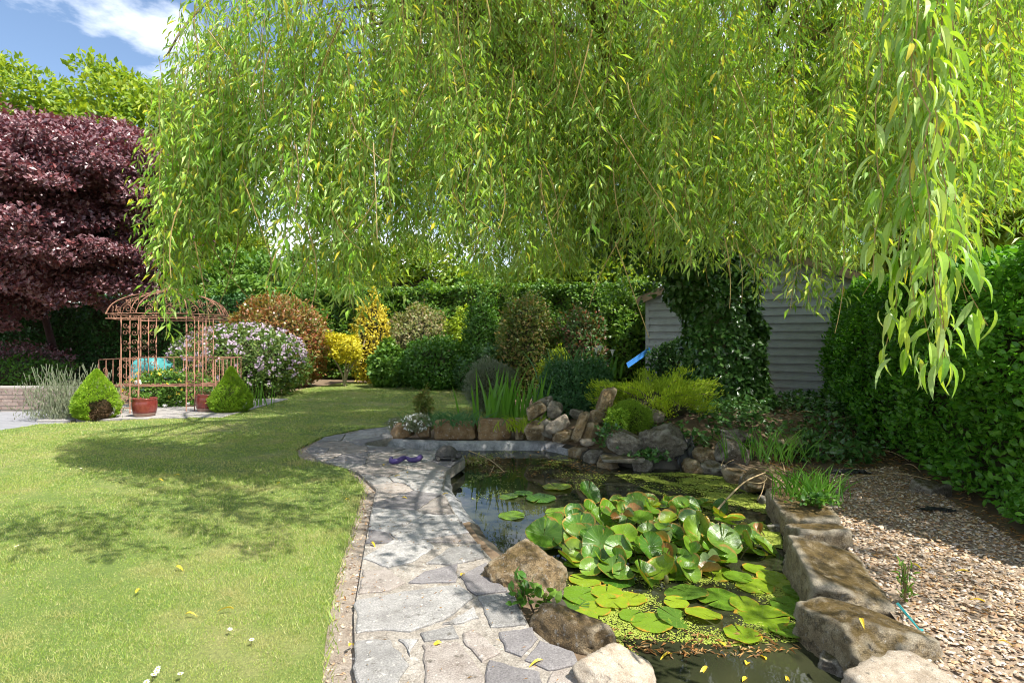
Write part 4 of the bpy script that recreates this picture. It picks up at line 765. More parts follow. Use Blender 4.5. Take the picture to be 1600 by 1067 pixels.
r, (x, y, cz, w, hz, z0) = shrub('rhododendron', 'rounded shrub covered in pale lilac flowers beside the rust arbour', 378, 508, 610, 204, 14.6, M['rhodo'], 15000, .10, .42, 1, zb=0., bump=.08, lumps=70, cat='flowering shrub')
flowers(r, 'blossom', rgen(2), (x, y, cz), (w, w * .9, hz), 270, .062, M['lilac'], 7, face=(.0, -.6, .5), cond=lambda p: p[:, 2] > .35)
shrub('photinia', 'bronze-red domed shrub rising behind the lilac flowers', 432, 466, 596, 160, 17.2, M['bronze'], 15000, .12, .42, 3, zb=0., bump=.09, lumps=60)
r, q = shrub('golden_shrub', 'small yellow-leaved shrub on bare pale stems at the lawn edge', 541, 516, 566, 70, 17.0, M['gold2'], 3600, .085, .55, 4, bump=.28, lumps=16, stems=False, corer=0)
for k in range(6):
    mb = MB(); a = rgen(40 + k).uniform(-1, 1, 3); x0, y0 = q[0] - .05, q[1]; tube(mb, spline([(x0, y0, -.02), (x0 + .12 * a[0], y0 + .1 * a[1], .45), (x0 + .45 * a[0], y0 + .3 * a[1], .95), (x0 + .62 * a[0], y0 + .4 * a[1], 1.4)], 8), np.linspace(.03, .012, 8), 5); mb.build('stem', plain('pale_stem', (.34, .27, .19), .8) if k == 0 else bpy.data.materials['pale_stem'], r)
shrub('golden_conifer', 'bright golden conical conifer in front of the clipped hedge', 582, 457, 560, 62, 18.2, M['gold'], 6000, .12, .35, 5, zb=.0, bump=.2, lumps=30)
shrub('border_shrub', 'pinkish-green loose shrub between golden conifer and lime shrub', 655, 470, 580, 100, 17.6, M['pinkish'], 8000, .10, .45, 6, zb=0., bump=.2)
shrub('border_shrub', 'narrow lime-yellow shrub left of the dark conifer', 716, 482, 590, 40, 17.2, M['lime'], 4500, .10, .5, 7, zb=0., bump=.2, lumps=24)
shrub('border_shrub', 'rounded bright green shrub at the back edge of the lawn', 680, 530, 601, 120, 16.4, M['mid'], 9000, .10, .5, 8, zb=0., bump=.15)
shrub('border_shrub', 'light green leafy shrub below the golden conifer', 610, 534, 598, 72, 16.8, M['gtree'], 5500, .13, .6, 9, zb=0., bump=.22, lumps=26)
shrub('dark_conifer', 'dark green upright conifer right of the lime shrub', 754, 462, 600, 58, 16.2, M['mid'], 8000, .11, .35, 10, zb=0., bump=.2)
shrub('border_shrub', 'peach-tipped rounded shrub under the willow curtain', 824, 458, 575, 98, 14.5, M['peach'], 10000, .095, .42, 11, zb=0., bump=.14)
shrub('border_shrub', 'dark shrub with reddish young leaves right of the peach-tipped one', 908, 484, 580, 92, 14.2, M['reddish'], 8000, .095, .45, 12, zb=0., bump=.2)
shrub('border_shrub', 'bright green broad-leaved shrub beside the shed corner', 975, 445, 575, 92, 14.6, M['laurel_far'], 9000, .12, .5, 13, zb=0., bump=.2)
shrub('border_shrub', 'dark leafy bush in the gap behind the lavender mound', 765, 540, 606, 80, 14.6, M['deep'], 4500, .10, .5, 14, zb=0., bump=.2)
shrub('lavender_mound', 'grey-green mounded lavender bush at the end of the lawn', 768, 562, 632, 78, 11.3, M['greymound'], 9000, .07, .13, 15, zb=0., bump=.12, tmpl=T_DIA, up=.6, out=.8)
r, q = shrub('rose_bush', 'low dark bush with one red flower at the lawn edge', 727, 560, 602, 32, 15.5, M['deep'], 1500, .08, .5, 16, zb=0., bump=.2); mb = MB(); ell(mb, D(733, 578, 14.9), (.09, .07, .11), bumpy=.15); mb.build('flower', M['redfl'], r)
shrub('border_shrub', 'yellow-green spurge clump behind the spiky leaves', 872, 538, 592, 56, 11.6, M['lime'], 4500, .075, .28, 17, zb=.15, bump=.25, lumps=24, cat='plant')
shrub('periwinkle_mound', 'dense dark green trailing mound above the rockery', 900, 562, 662, 128, 9.4, M['bluegreen'], 14000, .062, .48, 18, zb=.12, bump=.15)
shrub('border_shrub', 'dark leafy mass at the foot of the shed wall', 1052, 522, 590, 70, 11.9, M['deep'], 5000, .08, .5, 19, zb=.2, bump=.2)
# hedge foot plants on the far left
shrub('low_plant', 'low green ground plants at the foot of the dark hedge', 28, 556, 598, 150, 15.6, M['mid'], 5000, .09, .5, 20, zb=0., bump=.25, cat='plant')
shrub('low_plant', 'purple-brown low bush in the shade under the copper beech', 45, 530, 590, 120, 16.4, M['copper'], 4000, .09, .5, 21, zb=0., bump=.25, cat='plant')

# clipped cones
for lab, px, pt, pb, wp, y, sd in (('bright green dwarf conifer with a brown bare patch, left of the arbour', 151, 582, 658, 66, 10.3, 31), ('pointed bright green dwarf conifer right of the arbour pots', 361, 574, 643, 62, 11.3, 32)):
    rng = rgen(sd); x = (px - CX) / F * y; w = wp / F * y / 2; H = (pb - pt) / F * y; z0 = max(0, EYE - (pb - HZ) / F * y); root = thing('dwarf_conifer', lab, 'conifer', (x, y, z0), 'dwarf conifers by the arbour')
    n = 26000; h = rng.random(n) ** 1.25; a = rng.uniform(0, 6.283, n); prof = np.interp(h, [0, .08, .3, .55, .8, .93, 1], [.62, .88, 1, .80, .40, .17, .02] if sd == 31 else [.7, .95, 1, .68, .30, .15, .02])
    rad = w * prof * (1 + .08 * vnoise(np.c_[np.cos(a), np.sin(a), h * 2.2], 5, sd) + .05 * vnoise(np.c_[np.cos(a), np.sin(a), h * 2.2], 19, sd)) * (1 - .16 * rng.random(n)); p = np.c_[x + rad * np.cos(a), y + rad * np.sin(a), z0 + h * H]; o = norm(np.c_[np.cos(a), np.sin(a), np.full(n, .7)])
    k = o[:, 1] < .45; p, o, h, a = p[k], o[k], h[k], a[k]; bare = (sd == 31) & (((h - .16) / .26) ** 2 + ((a - 5.55) / .62) ** 2 + .35 * vnoise(np.c_[np.cos(a), np.sin(a), h * 3], 6, 3) < 1); mb = MB()
    foliage(mb, rng, p[~bare], o[~bare], .034, .34, T_DIA, 0, .9, .4)
    if bare.any(): p2 = p[bare] * 1.0; p2[:, :2] = (x, y) + (p2[:, :2] - (x, y)) * .86; foliage(mb, rng, p2[:len(p2) // 2], o[bare][:len(p2) // 2], .05, .2, T_DIA, 2, .5, .2)
    ell(mb, (x, y, z0 + H * .36), (w * .78, w * .78, H * .36), 1, bumpy=.05); mb.build('foliage', [M['cone'], M['core'], M['conebrown']], root)
    mb = MB(); tube(mb, [(x, y, z0 - .05), (x, y, z0 + H * .6)], (.035, .015), 6); mb.build('stem', M['bark2'], root)

# ------------------------------------------------------------------ drive, brick wall, patio
M['drive'] = plain('grey_drive', (.20, .20, .21), .9, (.26, .26, .27), 6, bump=.4, bscale=90)
pts = np.array([(-22, 7.6), (-16., 8.35), *[P(a, b)[:2] for a, b in [(0, 671), (60, 662), (130, 655), (150, 640), (60, 640)]], (-10.6, 11.45), (-22, 11.45)]); mb = MB(); fill_poly(mb, pts, -.03); tag(mb.build('driveway', M['drive']), 'grey driveway at the picture edge', None, kind='structure')
M['slab'] = stonemat('patio_concrete', [(.25, .23, .21), (.31, .29, .27), (.36, .34, .32)], None, spots=False, bump=.2, scale=3, objrand=.06)
patio = tag(bpy.data.objects.new('patio', None), 'pale paving under the arbour', None, kind='structure'); COL.objects.link(patio)
for i in range(5):
    for j in range(5):
        c = np.array((-8.1 + i * .62, 10.35 + j * .62 + i * .1)); q = np.array([(-.3, -.3), (.3, -.3), (.3, .3), (-.3, .3)]) + c; mb = MB()
        V = np.concatenate((np.c_[q, np.full(4, -.04)], np.c_[q, np.full(4, .012)], np.c_[c + (q - c) * .985, np.full(4, .017)])); mb.add(V, None, [(k, (k + 1) % 4, 4 + (k + 1) % 4, 4 + k) for k in range(4)] + [(4 + k, 4 + (k + 1) % 4, 8 + (k + 1) % 4, 8 + k) for k in range(4)] + [(8, 9, 10, 11)])
        mb.build('paving_slab', M['slab'], patio)
M['brick'] = stonemat('pale_brick', [(.22, .15, .12), (.30, .225, .19), (.36, .29, .25)], None, spots=False, bump=.3, scale=14, objrand=.25); M['bmort'] = plain('brick_mortar', (.34, .31, .28), .95)
bw = thing('brick_wall', 'low pale brick retaining wall at the edge of the drive', 'wall', (-10.6, 11.7, 0))
mb = MB(); V = np.array([(x, y, z) for x in (-12.2, -8.9) for y in (11.62, 11.9) for z in (-.05, .46)]); mb.add(V, None, [(0, 1, 3, 2), (4, 6, 7, 5), (0, 4, 5, 1), (2, 3, 7, 6), (1, 5, 7, 3), (0, 2, 6, 4)]); mb.build('mortar', M['bmort'], bw)
bmx = MB(); hx, hy, hz_ = .105, .05, .031; V = np.array([(x, y, z) for x in (-hx, hx) for y in (-hy, hy) for z in (-hz_, hz_)]); bmx.add(V, None, [(0, 1, 3, 2), (4, 6, 7, 5), (0, 4, 5, 1), (2, 3, 7, 6), (1, 5, 7, 3), (0, 2, 6, 4)]); bme = bmx.mesh('brick', M['brick'])
for r_ in range(6):
    for c_ in range(14):
        o = bpy.data.objects.new('brick', bme); COL.objects.link(o); o.parent = bw; o.location = (-1.48 + c_ * .222 + (.111 if r_ % 2 else 0), -.045 + .0015 * ((r_ * 7 + c_ * 3) % 5), .035 + r_ * .074)

# ------------------------------------------------------------------ rust arbour
AC = np.array((-7.05, 11.75, 0.)); arb = thing('garden_arbour', 'rusty wrought iron arbour with domed scrollwork roof', 'arbour', AC)
def spiral(c, ex, ez, r0, turns, n=18, flip=1):
    a = np.linspace(0, turns * 6.283, n); rr = r0 * (1 - .82 * np.linspace(0, 1, n)); return c + np.outer(rr * np.cos(a), ex) + np.outer(flip * rr * np.sin(a), ez)
Z3 = np.array((0, 0, 1.)); bar = .0105; rotA = R(20)
corners = [np.array((math.cos(rotA + a) * .98, math.sin(rotA + a) * .98, 0)) for a in (R(225), R(315), R(45), R(135))]
for ci, c in enumerate(corners):
    q = AC + c; ex = norm(np.array((math.cos(rotA), math.sin(rotA), 0))) * (1 if ci in (0, 3) else -1); g_ = thing('post', None, None, q); g_.parent = arb; g_.location = Vector(c)
    def pbuild(mb_, nm):
        o = ob(nm, mb_.mesh(nm, M['rust'], True)); o.parent = g_; o.location = -Vector([float(v) for v in q]); return o
    for k in range(3): mb = MB(); tube(mb, [q + ex * .145 * k, q + ex * .145 * k + Z3 * 1.9], bar, 6); pbuild(mb, 'bar')
    for k in range(2):
        for j in range(5):
            mid = q + ex * (.0725 + .145 * k) + Z3 * (.35 + .32 * j); mb = MB(); fl_ = 1 if k else -1; tube(mb, np.concatenate((spiral(mid + Z3 * .07, ex, Z3, .055, 1.3, flip=fl_)[::-1], spiral(mid - Z3 * .07, ex, -Z3, .055, 1.3, flip=fl_))), .007, 4); pbuild(mb, 'scroll')
    for z in (.12, .55, 1.05, 1.82): mb = MB(); tube(mb, [q + Z3 * z, q + ex * .29 + Z3 * z], .008, 5); pbuild(mb, 'crossbar')
oct_ = [AC + np.array((math.cos(rotA + R(22.5 + 45 * k)) * 1.1, math.sin(rotA + R(22.5 + 45 * k)) * 1.1, 0)) for k in range(8)]
for z in (1.84, 1.93):
    mb = MB()
    for k in range(8): tube(mb, [oct_[k] + Z3 * z, oct_[(k + 1) % 8] + Z3 * z], bar, 6)
    mb.build('roof_ring', M['rust'], arb, True)
mb = MB()
for k in range(8):
    a, b_ = oct_[k], oct_[(k + 1) % 8]; e = norm(b_ - a)
    for f in (.2, .4, .6, .8): tube(mb, spiral(a + (b_ - a) * f + Z3 * 1.885, e, Z3, .036, 1.2, 12), .005, 4)
mb.build('ring_scrollwork', M['rust'], arb, True)
prof = [(1.10, 1.93), (.99, 2.13), (.72, 2.29), (.38, 2.37), (.13, 2.45), (.0, 2.56)]
for k in range(8):
    d = norm(oct_[k] - AC); tn = np.cross(Z3, d)
    for sgn in (-1, 1):
        mb = MB(); cv = spline([AC + d * r_ + tn * sgn * .055 * min(1, r_ / .5) + Z3 * z for r_, z in prof], 20); tube(mb, cv, .009, 5); mb.build('roof_rib', M['rust'], arb, True)
    for f, (r_, z) in enumerate([(.96, 2.02), (.74, 2.17)]):
        for sgn in (-1, 1): mb = MB(); tube(mb, spiral(AC + d * r_ + tn * sgn * (.2 if f < 2 else .14) + Z3 * z, tn * sgn, Z3, .085 - .01 * f, 1.4, 18), .007, 4); mb.build('roof_scroll', M['rust'], arb, True)
mb = MB(); ell(mb, AC + Z3 * 2.58, (.03, .03, .05), base=ICO3); mb.build('finial', M['rust'], arb, True)
# seat rails round three sides
rail = [AC + np.array((-1.12, -.50, 0)), AC + np.array((-1.02, .75, 0)), AC + np.array((1.0, .95, 0)), AC + np.array((1.12, -.38, 0))]
for k in range(3):
    a, b_ = rail[k], rail[k + 1]; pn = thing('railing', None, None, a); pn.parent = arb; pn.location = Vector(a - AC)
    def pb2(mb_, nm):
        o = ob(nm, mb_.mesh(nm, M['rust'], True)); o.parent = pn; o.location = -Vector([float(v) for v in a]); return o
    for z in (.50, 1.03): mb = MB(); tube(mb, [a + Z3 * z, b_ + Z3 * z], bar, 6); pb2(mb, 'rail')
    nb_ = 10 if k == 1 else 7
    for j in range(nb_ + 1):
        q = a + (b_ - a) * j / nb_; mb = MB(); tube(mb, [q + Z3 * (.0 if j in (0, nb_) else .50), q + Z3 * 1.03], .009 if j in (0, nb_) else .007, 5); pb2(mb, 'bar')
    e = norm(b_ - a)
    for j in range(3): q = a + (b_ - a) * (.12 + .3 * j) + Z3 * .76; mb = MB(); tube(mb, np.concatenate((spiral(q + Z3 * .05, e, Z3, .06, 1.3)[::-1], spiral(q - Z3 * .06, e, -Z3, .06, 1.3))), .006, 4); pb2(mb, 'scroll')
mb = MB()
for j in range(8): tube(mb, [rail[0] * (1 - j / 7) + rail[1] * j / 7 + (0.02, 0, .5), rail[3] * (1 - j / 7) + rail[2] * j / 7 + (-.02, 0, .5)], .008, 4)
mb.build('seat', M['rust'], arb, True)
# planting under the arbour
r, q = shrub('rose', 'green rose bush with white and yellow blooms growing through the arbour', 262, 576, 636, 130, 12.2, M['gtree'], 5500, .065, .6, 51, zb=0., bump=.25, depth=.45, corer=.55)
flowers(r, 'small_blooms', rgen(9), (q[0], q[1], q[2]), (q[3], q[3] * .45, q[4]), 45, .035, M['yellowleaf'], 4)
for px, py, s_ in ((215.5, 598, .055), (258, 633, .035), (294, 632, .04)):
    mb = MB(); c = D(px, py, 11.35); rr = rgen(int(px))
    for k in range(22): d = norm(rr.normal(size=3) + (0, -.6, .2)); leaves(mb, (c + d * s_ * .35)[None], (d + rr.normal(0, .5, 3))[None], d[None], s_, s_ * 1.1, T_OVAL)
    mb.build('rose_bloom', M['white'], r)
# pots
def lathe(mb, c, prof_, n=28, m=0):
    a = np.arange(n) / n * 6.2832; k = len(prof_); V = np.concatenate([np.c_[c[0] + r_ * np.cos(a), c[1] + r_ * np.sin(a), np.full(n, c[2] + z)] for r_, z in prof_]); i = np.arange(n); j = (i + 1) % n
    mb.add(V, None, np.concatenate([np.stack((q * n + i, q * n + j, (q + 1) * n + j, (q + 1) * n + i), 1) for q in range(k - 1)]), m)
M['potsoil'] = plain('potting_soil', (.05, .035, .025), .95); M['potfoot'] = plain('bare_glaze_foot', (.30, .17, .13), .5, (.38, .26, .21), 20)
for lab, px, pb_, s_, sd in (('red glazed pot in front of the arbour, beside the left conifer', 215, 652, 1.0, 1), ('red glazed pot with a pale foot beside the right conifer', 314, 644, .9, 2)):
    c = P(px, pb_, .017) + (0, .2 * s_, 0); root = thing('glazed_pot', lab, 'pot', c, 'red glazed pots'); mb = MB(); S = s_ * .21
    lathe(mb, c, [(0.0, .0), (.72 * S, 0), (.80 * S, .02)], m=0); lathe(mb, c, [(.80 * S, .02), (.93 * S, .09)]); lathe(mb, c, [(.93 * S, .09), (1.0 * S, .18), (1.0 * S, .26), (.96 * S, .30), (.99 * S, .315), (1.0 * S, .33), (.95 * S, .335), (.91 * S, .32), (.9 * S, .28)])
    mb.build('body', M['glaze'], root, True)
    mb = MB(); lathe(mb, c, [(.725 * S, .002), (.81 * S, .02), (.90 * S, .065 if sd == 1 else .085)]); o = mb.build('foot_band', M['potfoot'], root, True); o.scale = (1, 1, 1)
    for v in o.data.vertices: v.co.x = c[0] + (v.co.x - c[0]) * 1.012; v.co.y = c[1] + (v.co.y - c[1]) * 1.012
    mb = MB(); lathe(mb, c, [(.0, .29), (.9 * S, .29)]); mb.build('soil', M['potsoil'], root)
    mb = MB(); rng = rgen(60 + sd); n = 160; p = c + np.c_[rng.normal(0, .45 * S, n), rng.normal(0, .45 * S, n), .30 + rng.random(n) * .12]; foliage(mb, rng, p, norm(rng.normal(size=(n, 3)) + (0, 0, .6)), .045, .4, T_OVAL); mb.build('foliage', M['reddish'] if sd == 2 else M['gtree'], root)
# tarpaulin bundle
mb = MB(); V, Fc = ICO4; V = V / (np.abs(V) ** 3.2).sum(1, keepdims=True) ** (1 / 3.2); c = D(243, 577, 13.6); V = V * np.array((.47, .45, .42)); V = V + (vnoise(V * np.array((1, 1, 1.4)), 7, 2)[:, None] * .05) * norm(V); V[:, 2] += -.12 * V[:, 0] + .04 * np.sin(V[:, 0] * 14); mb.add(V + c - (0, 0, .18), Fc)
tag(mb.build('covered_barbecue', M['tarp'], smooth=True), 'turquoise tarpaulin-wrapped bundle standing behind the arbour', 'tarpaulin')
# wispy plant by the drive
rng = rgen(71); root = thing('lavender', 'tall wispy grey-green flower stems beside the drive', 'plant', P(92, 655)); mb = MB(); n = 150; bs = P(92, 656)
for k in range(n):
    a = rng.uniform(0, 6.28); q = bs + (rng.normal(0, .33), rng.uniform(-.1, .6), 0); h = rng.uniform(.35, 1.0); tp = q + (math.cos(a) * .25 * h + rng.normal(-.05, .1), math.sin(a) * .2, h); tube(mb, bez(q, (q + tp) / 2 + (0, 0, .1), tp, 5), (.0035, .003, .003, .003, .007), 3)
mb.build('flower_stems', M['lavender'], root); mb = MB(); n = 2600; p = bs + np.c_[rng.normal(0, .36, n), rng.uniform(-.1, .6, n), rng.random(n) ** 1.4 * .6]; leaves(mb, p, np.c_[rng.normal(0, .4, (n, 2)), np.ones(n)], rdir(rng, n), rng.uniform(.05, .12, n), .012, T_DIA); mb.build('foliage', M['lavender'], root)

# ------------------------------------------------------------------ shed
M['clap'] = plain('grey_painted_board', (.29, .31, .325), .6, (.37, .39, .405), 5, bump=.25, bscale=30); M['roofm'] = plain('roof_felt', (.09, .075, .06), .95, (.15, .12, .09), 8); M['barge'] = plain('barge_board', (.30, .22, .15), .8, (.22, .16, .11), 9)
SA, SB = np.array((3.14, 13.2)), np.array((7.3, 10.7)); sd_ = (SB - SA) / np.linalg.norm(SB - SA); sn = np.array((sd_[1], -sd_[0])); sn = -sn if sn[1] > 0 else sn; SLn = np.linalg.norm(SB - SA)
shed = thing('garden_shed', 'grey weatherboarded shed half hidden behind the ivy trunk', 'shed', (*SA, 0)); bh = .165; eave = 2.4; peak = 3.35
def s3(u, z, off=0.): q = SA + sd_ * u + sn * off; return (q[0], q[1], z)
def zroof(u): return eave + (peak - eave) * (1 - abs(u / SLn * 2 - 1))
k = 0; z = .28
while z < peak - .1:
    u0, u1 = .0, SLn
    if z > eave: f = (z + bh * .5 - eave) / (peak - eave); u0, u1 = SLn * f / 2, SLn * (1 - f / 2)
    if u1 - u0 > .2:
        mb = MB(); z1 = z + bh + .012; mb.add(np.array([s3(u0, z, .06), s3(u1, z, .06), s3(u1, z1, .014), s3(u0, z1, .014), s3(u0, z, .0), s3(u1, z, .0), s3(u0, z1, 0), s3(u1, z1, 0)]), None, [(0, 1, 2, 3), (4, 5, 1, 0), (3, 2, 7, 6), (0, 3, 6, 4), (1, 5, 7, 2)]); mb.build('board', M['clap'], shed)
    z += bh; k += 1
bk = -3.0; mb = MB(); mb.add(np.array([s3(0, 0, -.01), s3(SLn, 0, -.01), s3(SLn, eave, -.01), s3(SLn / 2, peak, -.01), s3(0, eave, -.01), s3(0, 0, bk), s3(SLn, 0, bk), s3(SLn, eave, bk), s3(SLn / 2, peak, bk), s3(0, eave, bk)]), [(2, 3, 4), (7, 9, 8)], [(0, 1, 2, 4), (6, 5, 9, 7), (5, 0, 4, 9), (1, 6, 7, 2)]); mb.build('wall', M['clap'], shed)
for sg in (0, 1):
    u0, u1 = (-.18, SLn / 2) if sg == 0 else (SLn + .18, SLn / 2); z0 = eave - .09; mb = MB(); q = [s3(u0, z0 + .03, .16), s3(u1, peak + .03, .16), s3(u1, peak + .03, bk - .1), s3(u0, z0 + .03, bk - .1)]; q2 = [(a[0], a[1], a[2] + .06) for a in q]; mb.add(np.array(q + q2), None, [(0, 3, 2, 1), (4, 5, 6, 7), (0, 1, 5, 4), (1, 2, 6, 5), (2, 3, 7, 6), (3, 0, 4, 7)]); mb.build('roof', M['roofm'], shed)
    mb = MB(); q = [s3(u0, z0 - .10, .17), s3(u1, peak - .10, .17), s3(u1, peak + .05, .17), s3(u0, z0 + .05, .17)]; q2 = [s3(u0, z0 - .10, .20), s3(u1, peak - .10, .20), s3(u1, peak + .05, .20), s3(u0, z0 + .05, .20)]; mb.add(np.array(q + q2), None, [(4, 5, 6, 7), (0, 3, 2, 1), (0, 1, 5, 4), (3, 7, 6, 2), (0, 4, 7, 3)]); mb.build('barge_board', M['barge'], shed)
mb = MB(); q = [s3(-.03, 0, .045), s3(.06, 0, .045), s3(.06, eave, .045), s3(-.03, eave, .045), s3(-.03, 0, -.02), s3(-.03, eave, -.02)]; mb.add(np.array(q), None, [(0, 1, 2, 3), (4, 0, 3, 5)]); mb.build('corner_trim', M['clap'], shed)
M['blue'] = plain('blue_paint', (.035, .17, .50), .45, (.05, .22, .58), 10)
a, b_ = D(980, 571, 11.9), D(1016, 546, 12.3); mb = MB(); u = norm(b_ - a); w_ = norm(np.cross(u, (0, 1, .2))) * .055; t_ = np.array((0, .012, 0)); q = [a - w_ - t_, b_ - w_ - t_, b_ + w_ - t_, a + w_ - t_]; q2 = [v + 2 * t_ for v in q]; mb.add(np.array(q + q2), None, [(0, 1, 2, 3), (7, 6, 5, 4), (0, 4, 5, 1), (2, 6, 7, 3), (1, 5, 6, 2), (3, 7, 4, 0)])
tag(mb.build('blue_plank', M['blue']), 'bright blue plank leaning against the shed corner', 'plank')

# ------------------------------------------------------------------ plants round the pond
def blade(mb, base, tip, width, bend, n=6, m=0):
    base, tip = np.asarray(base, float), np.asarray(tip, float); pts = bez(base, (base + tip) / 2 + bend, tip, n); d = tip - base; sd = norm(np.cross(d, (0.3, 1, .1))); ww = width * np.array([.7, 1, 1, .85, .55, .04])[:n]
    V = np.concatenate((pts - sd * ww[:, None] / 2, pts + sd * ww[:, None] / 2)); i = np.arange(n - 1); mb.add(V, None, np.stack((i, i + n, i + n + 1, i + 1), 1), m)
def spiky(name, label, c, n, ht, spread, width, mat, seed, cat='plant', lean=.25, parts=True):
    rng = rgen(seed); root = thing(name, label, cat, c); allmb = MB()
    for k in range(n):
        a = rng.uniform(0, 6.28); q = np.asarray(c) + (rng.normal(0, spread * .35), rng.normal(0, spread * .2), -.02); h = ht * rng.uniform(.5, 1.05); ls = rng.normal(0, lean) * h; tp = q + (ls, rng.normal(0, .2) * h, h * (1 - .12 * abs(ls))); mb = MB() if parts else allmb
        blade(mb, q, tp, width * rng.uniform(.6, 1.15), np.array((-ls * .25, 0, .06 * h)))
        if parts: mb.build('leaf', mat, root)
    if not parts: allmb.build('leaves', mat, root)
    return root
spiky('iris', 'tall sword-leaved green iris clump behind the coping stones', P(796, 668, .08), 75, 1.0, .75, .042, M['iris'], 81, lean=.16)
spiky('iris', 'small green sword-leaved clump beside the right dwarf conifer', P(397, 634, .0), 18, .62, .5, .03, M['iris'], 82, lean=.12)
spiky('red_hot_poker', 'dark arching strap leaves in front of the spurge clump', D(895, 585, 10.6), 50, .60, .7, .03, M['bluegreen'], 83, lean=.5, parts=False)
r = spiky('arum_lily', 'arum lily with broad leaves and white spathes near the blue plank', D(945, 590, 10.4), 16, .5, .5, .06, M['mid'], 84, lean=.3)
for px, py in ((932, 546), (957, 549), (938, 543)):
    mb = MB(); c = D(px, py, 10.2); lathe(mb, c, [(.005, -.08), (.018, -.03), (.035, .02), (.06, .035)], 12); mb.build('spathe', M['white'], r, True); mb = MB(); tube(mb, [c - (0, 0, .1), D(945, 590, 10.4)], .008, 5); mb.build('stalk', M['mid'], r)
# spreading juniper: sprays of fine needles on arching boughs
rng = rgen(85); jc = D(1025, 645, 8.5); jun = thing('juniper', 'spreading golden-green juniper on the bank in front of the ivy trunk', 'juniper', jc); mb = MB(); mw = MB()
for k in range(46):
    a = rng.uniform(0, 6.28); ln = rng.uniform(.35, .95); e = jc + (math.cos(a) * ln, math.sin(a) * ln * .7, rng.uniform(.05, .68) * (1.15 - ln * .5)); cv = bez(jc, (jc + e) / 2 + (0, 0, .22), e, 9); tube(mw, cv, np.linspace(.018, .005, 9), 4)
    for f in range(3, 9):
        n = 62; p = cv[f] + rng.normal(0, (.075, .06, .035), (n, 3)); o = norm(cv[f] - jc + (0, 0, .25)); dr = o + .6 * rdir(rng, n) + (0, 0, .25); leaves(mb, p, dr, rdir(rng, n) + (0, 0, 1), rng.uniform(.035, .075, n), .013, T_DIA)
core(mb, jc + (0, .05, .12), (.55, .4, .2), 3, 1); mb.build('needles', [M['juniper'], M['core']], jun); mw.build('boughs', M['bark2'], jun)
shrub('cushion_conifer', 'bright mossy green cushion plant above the squat rock', 985, 628, 676, 66, 7.75, M['cushion'], 9000, .035, .22, 86, bump=.1, tmpl=T_DIA, stems=False, cat='plant', up=.5, out=.8)
shrub('cushion_conifer', 'lime green tufted cushion at the edge of the rockery', 966, 640, 672, 36, 7.5, M['cone'], 2600, .035, .5, 87, bump=.25, stems=False, cat='plant', corer=.6)
# on the coping
shrub('small_shrub', 'little bronze-yellow conifer behind the coping stones', 661, 600, 662, 28, 8.9, M['peach'], 2600, .045, .3, 88, zb=0., bump=.3, lumps=14, tmpl=T_DIA, corer=.35, cat='shrub')
r, q = shrub('candytuft', 'low plant with small white flowers spilling over the coping', 652, 648, 674, 44, 8.5, M['lavender'], 2200, .04, .2, 89, bump=.25, tmpl=T_DIA, stems=False, cat='plant', corer=.5); flowers(r, 'white_flowers', rgen(90), q[:3], (q[3], q[3] * .9, q[4]), 60, .022, M['white'], 4)
r, q = shrub('candytuft', 'white-flowered tuft at the lawn corner of the coping', 622, 654, 672, 34, 8.7, M['lavender'], 1300, .04, .2, 91, bump=.25, tmpl=T_DIA, stems=False, cat='plant', corer=.5); flowers(r, 'white_flowers', rgen(92), q[:3], (q[3], q[3] * .9, q[4]), 26, .018, M['white'], 3)
spiky('pinks', 'low blue-green grassy tuft on top of the long coping block', D(708, 660, 8.55), 170, .20, .85, .014, M['bluegreen'], 93, lean=.9, parts=False)
spiky('grass_tuft', 'yellowish grass tuft at the foot of the iris', D(820, 672, 8.2), 90, .26, .5, .012, M['lime'], 94, lean=.7, parts=False)
spiky('grass_tuft', 'bright grass tuft growing on the farthest shingle edge block', D(1268, 772, 5.0), 120, .28, .42, .011, M['iris'], 95, lean=.7, parts=False)
spiky('grass_tuft', 'thin bright grass growing in the leaf litter by the ivy bank', D(1205, 715, 6.6), 90, .42, .7, .010, M['iris'], 96, lean=.6, parts=False)
def weed(name, label, c, n, ln, sp, mat, seed, ht, tm=T_OVAL, ratio=.6):
    rng = rgen(seed); root = thing(name, label, 'plant', c); mb = MB(); p = np.asarray(c) + np.c_[rng.normal(0, sp, n), rng.normal(0, sp, n), rng.random(n) * ht]; foliage(mb, rng, p, norm(rng.normal(size=(n, 3)) + (0, -.2, .8)), ln, ratio, tm); mb.build('leaves', mat, root)
    mw = MB()
    for k in range(5): tube(mw, [np.asarray(c) + (0, 0, -.02), np.asarray(c) + (rng.normal(0, sp), rng.normal(0, sp), ht)], .004, 4)
    mw.build('stems', M['stalk'], root)
weed('weed', 'leafy green weed tumbling over the farthest shingle edge block', D(1275, 788, 4.75), 190, .05, .07, M['mid'], 97, .08); weed('weed', 'single upright weed growing in the shingle by the teal strap', P(1414, 938, .01), 60, .045, .022, M['gtree'], 98, .20, ratio=.28)
weed('marsh_marigold', 'young bright green leaves sprouting between golden boulder and paving', P(816, 945, .01), 40, .065, .035, M['mid'], 99, .12); weed('marsh_marigold', 'small sprouting leaves below the golden boulder beside the water', P(850, 950, .01), 26, .06, .03, M['gtree'], 100, .08)
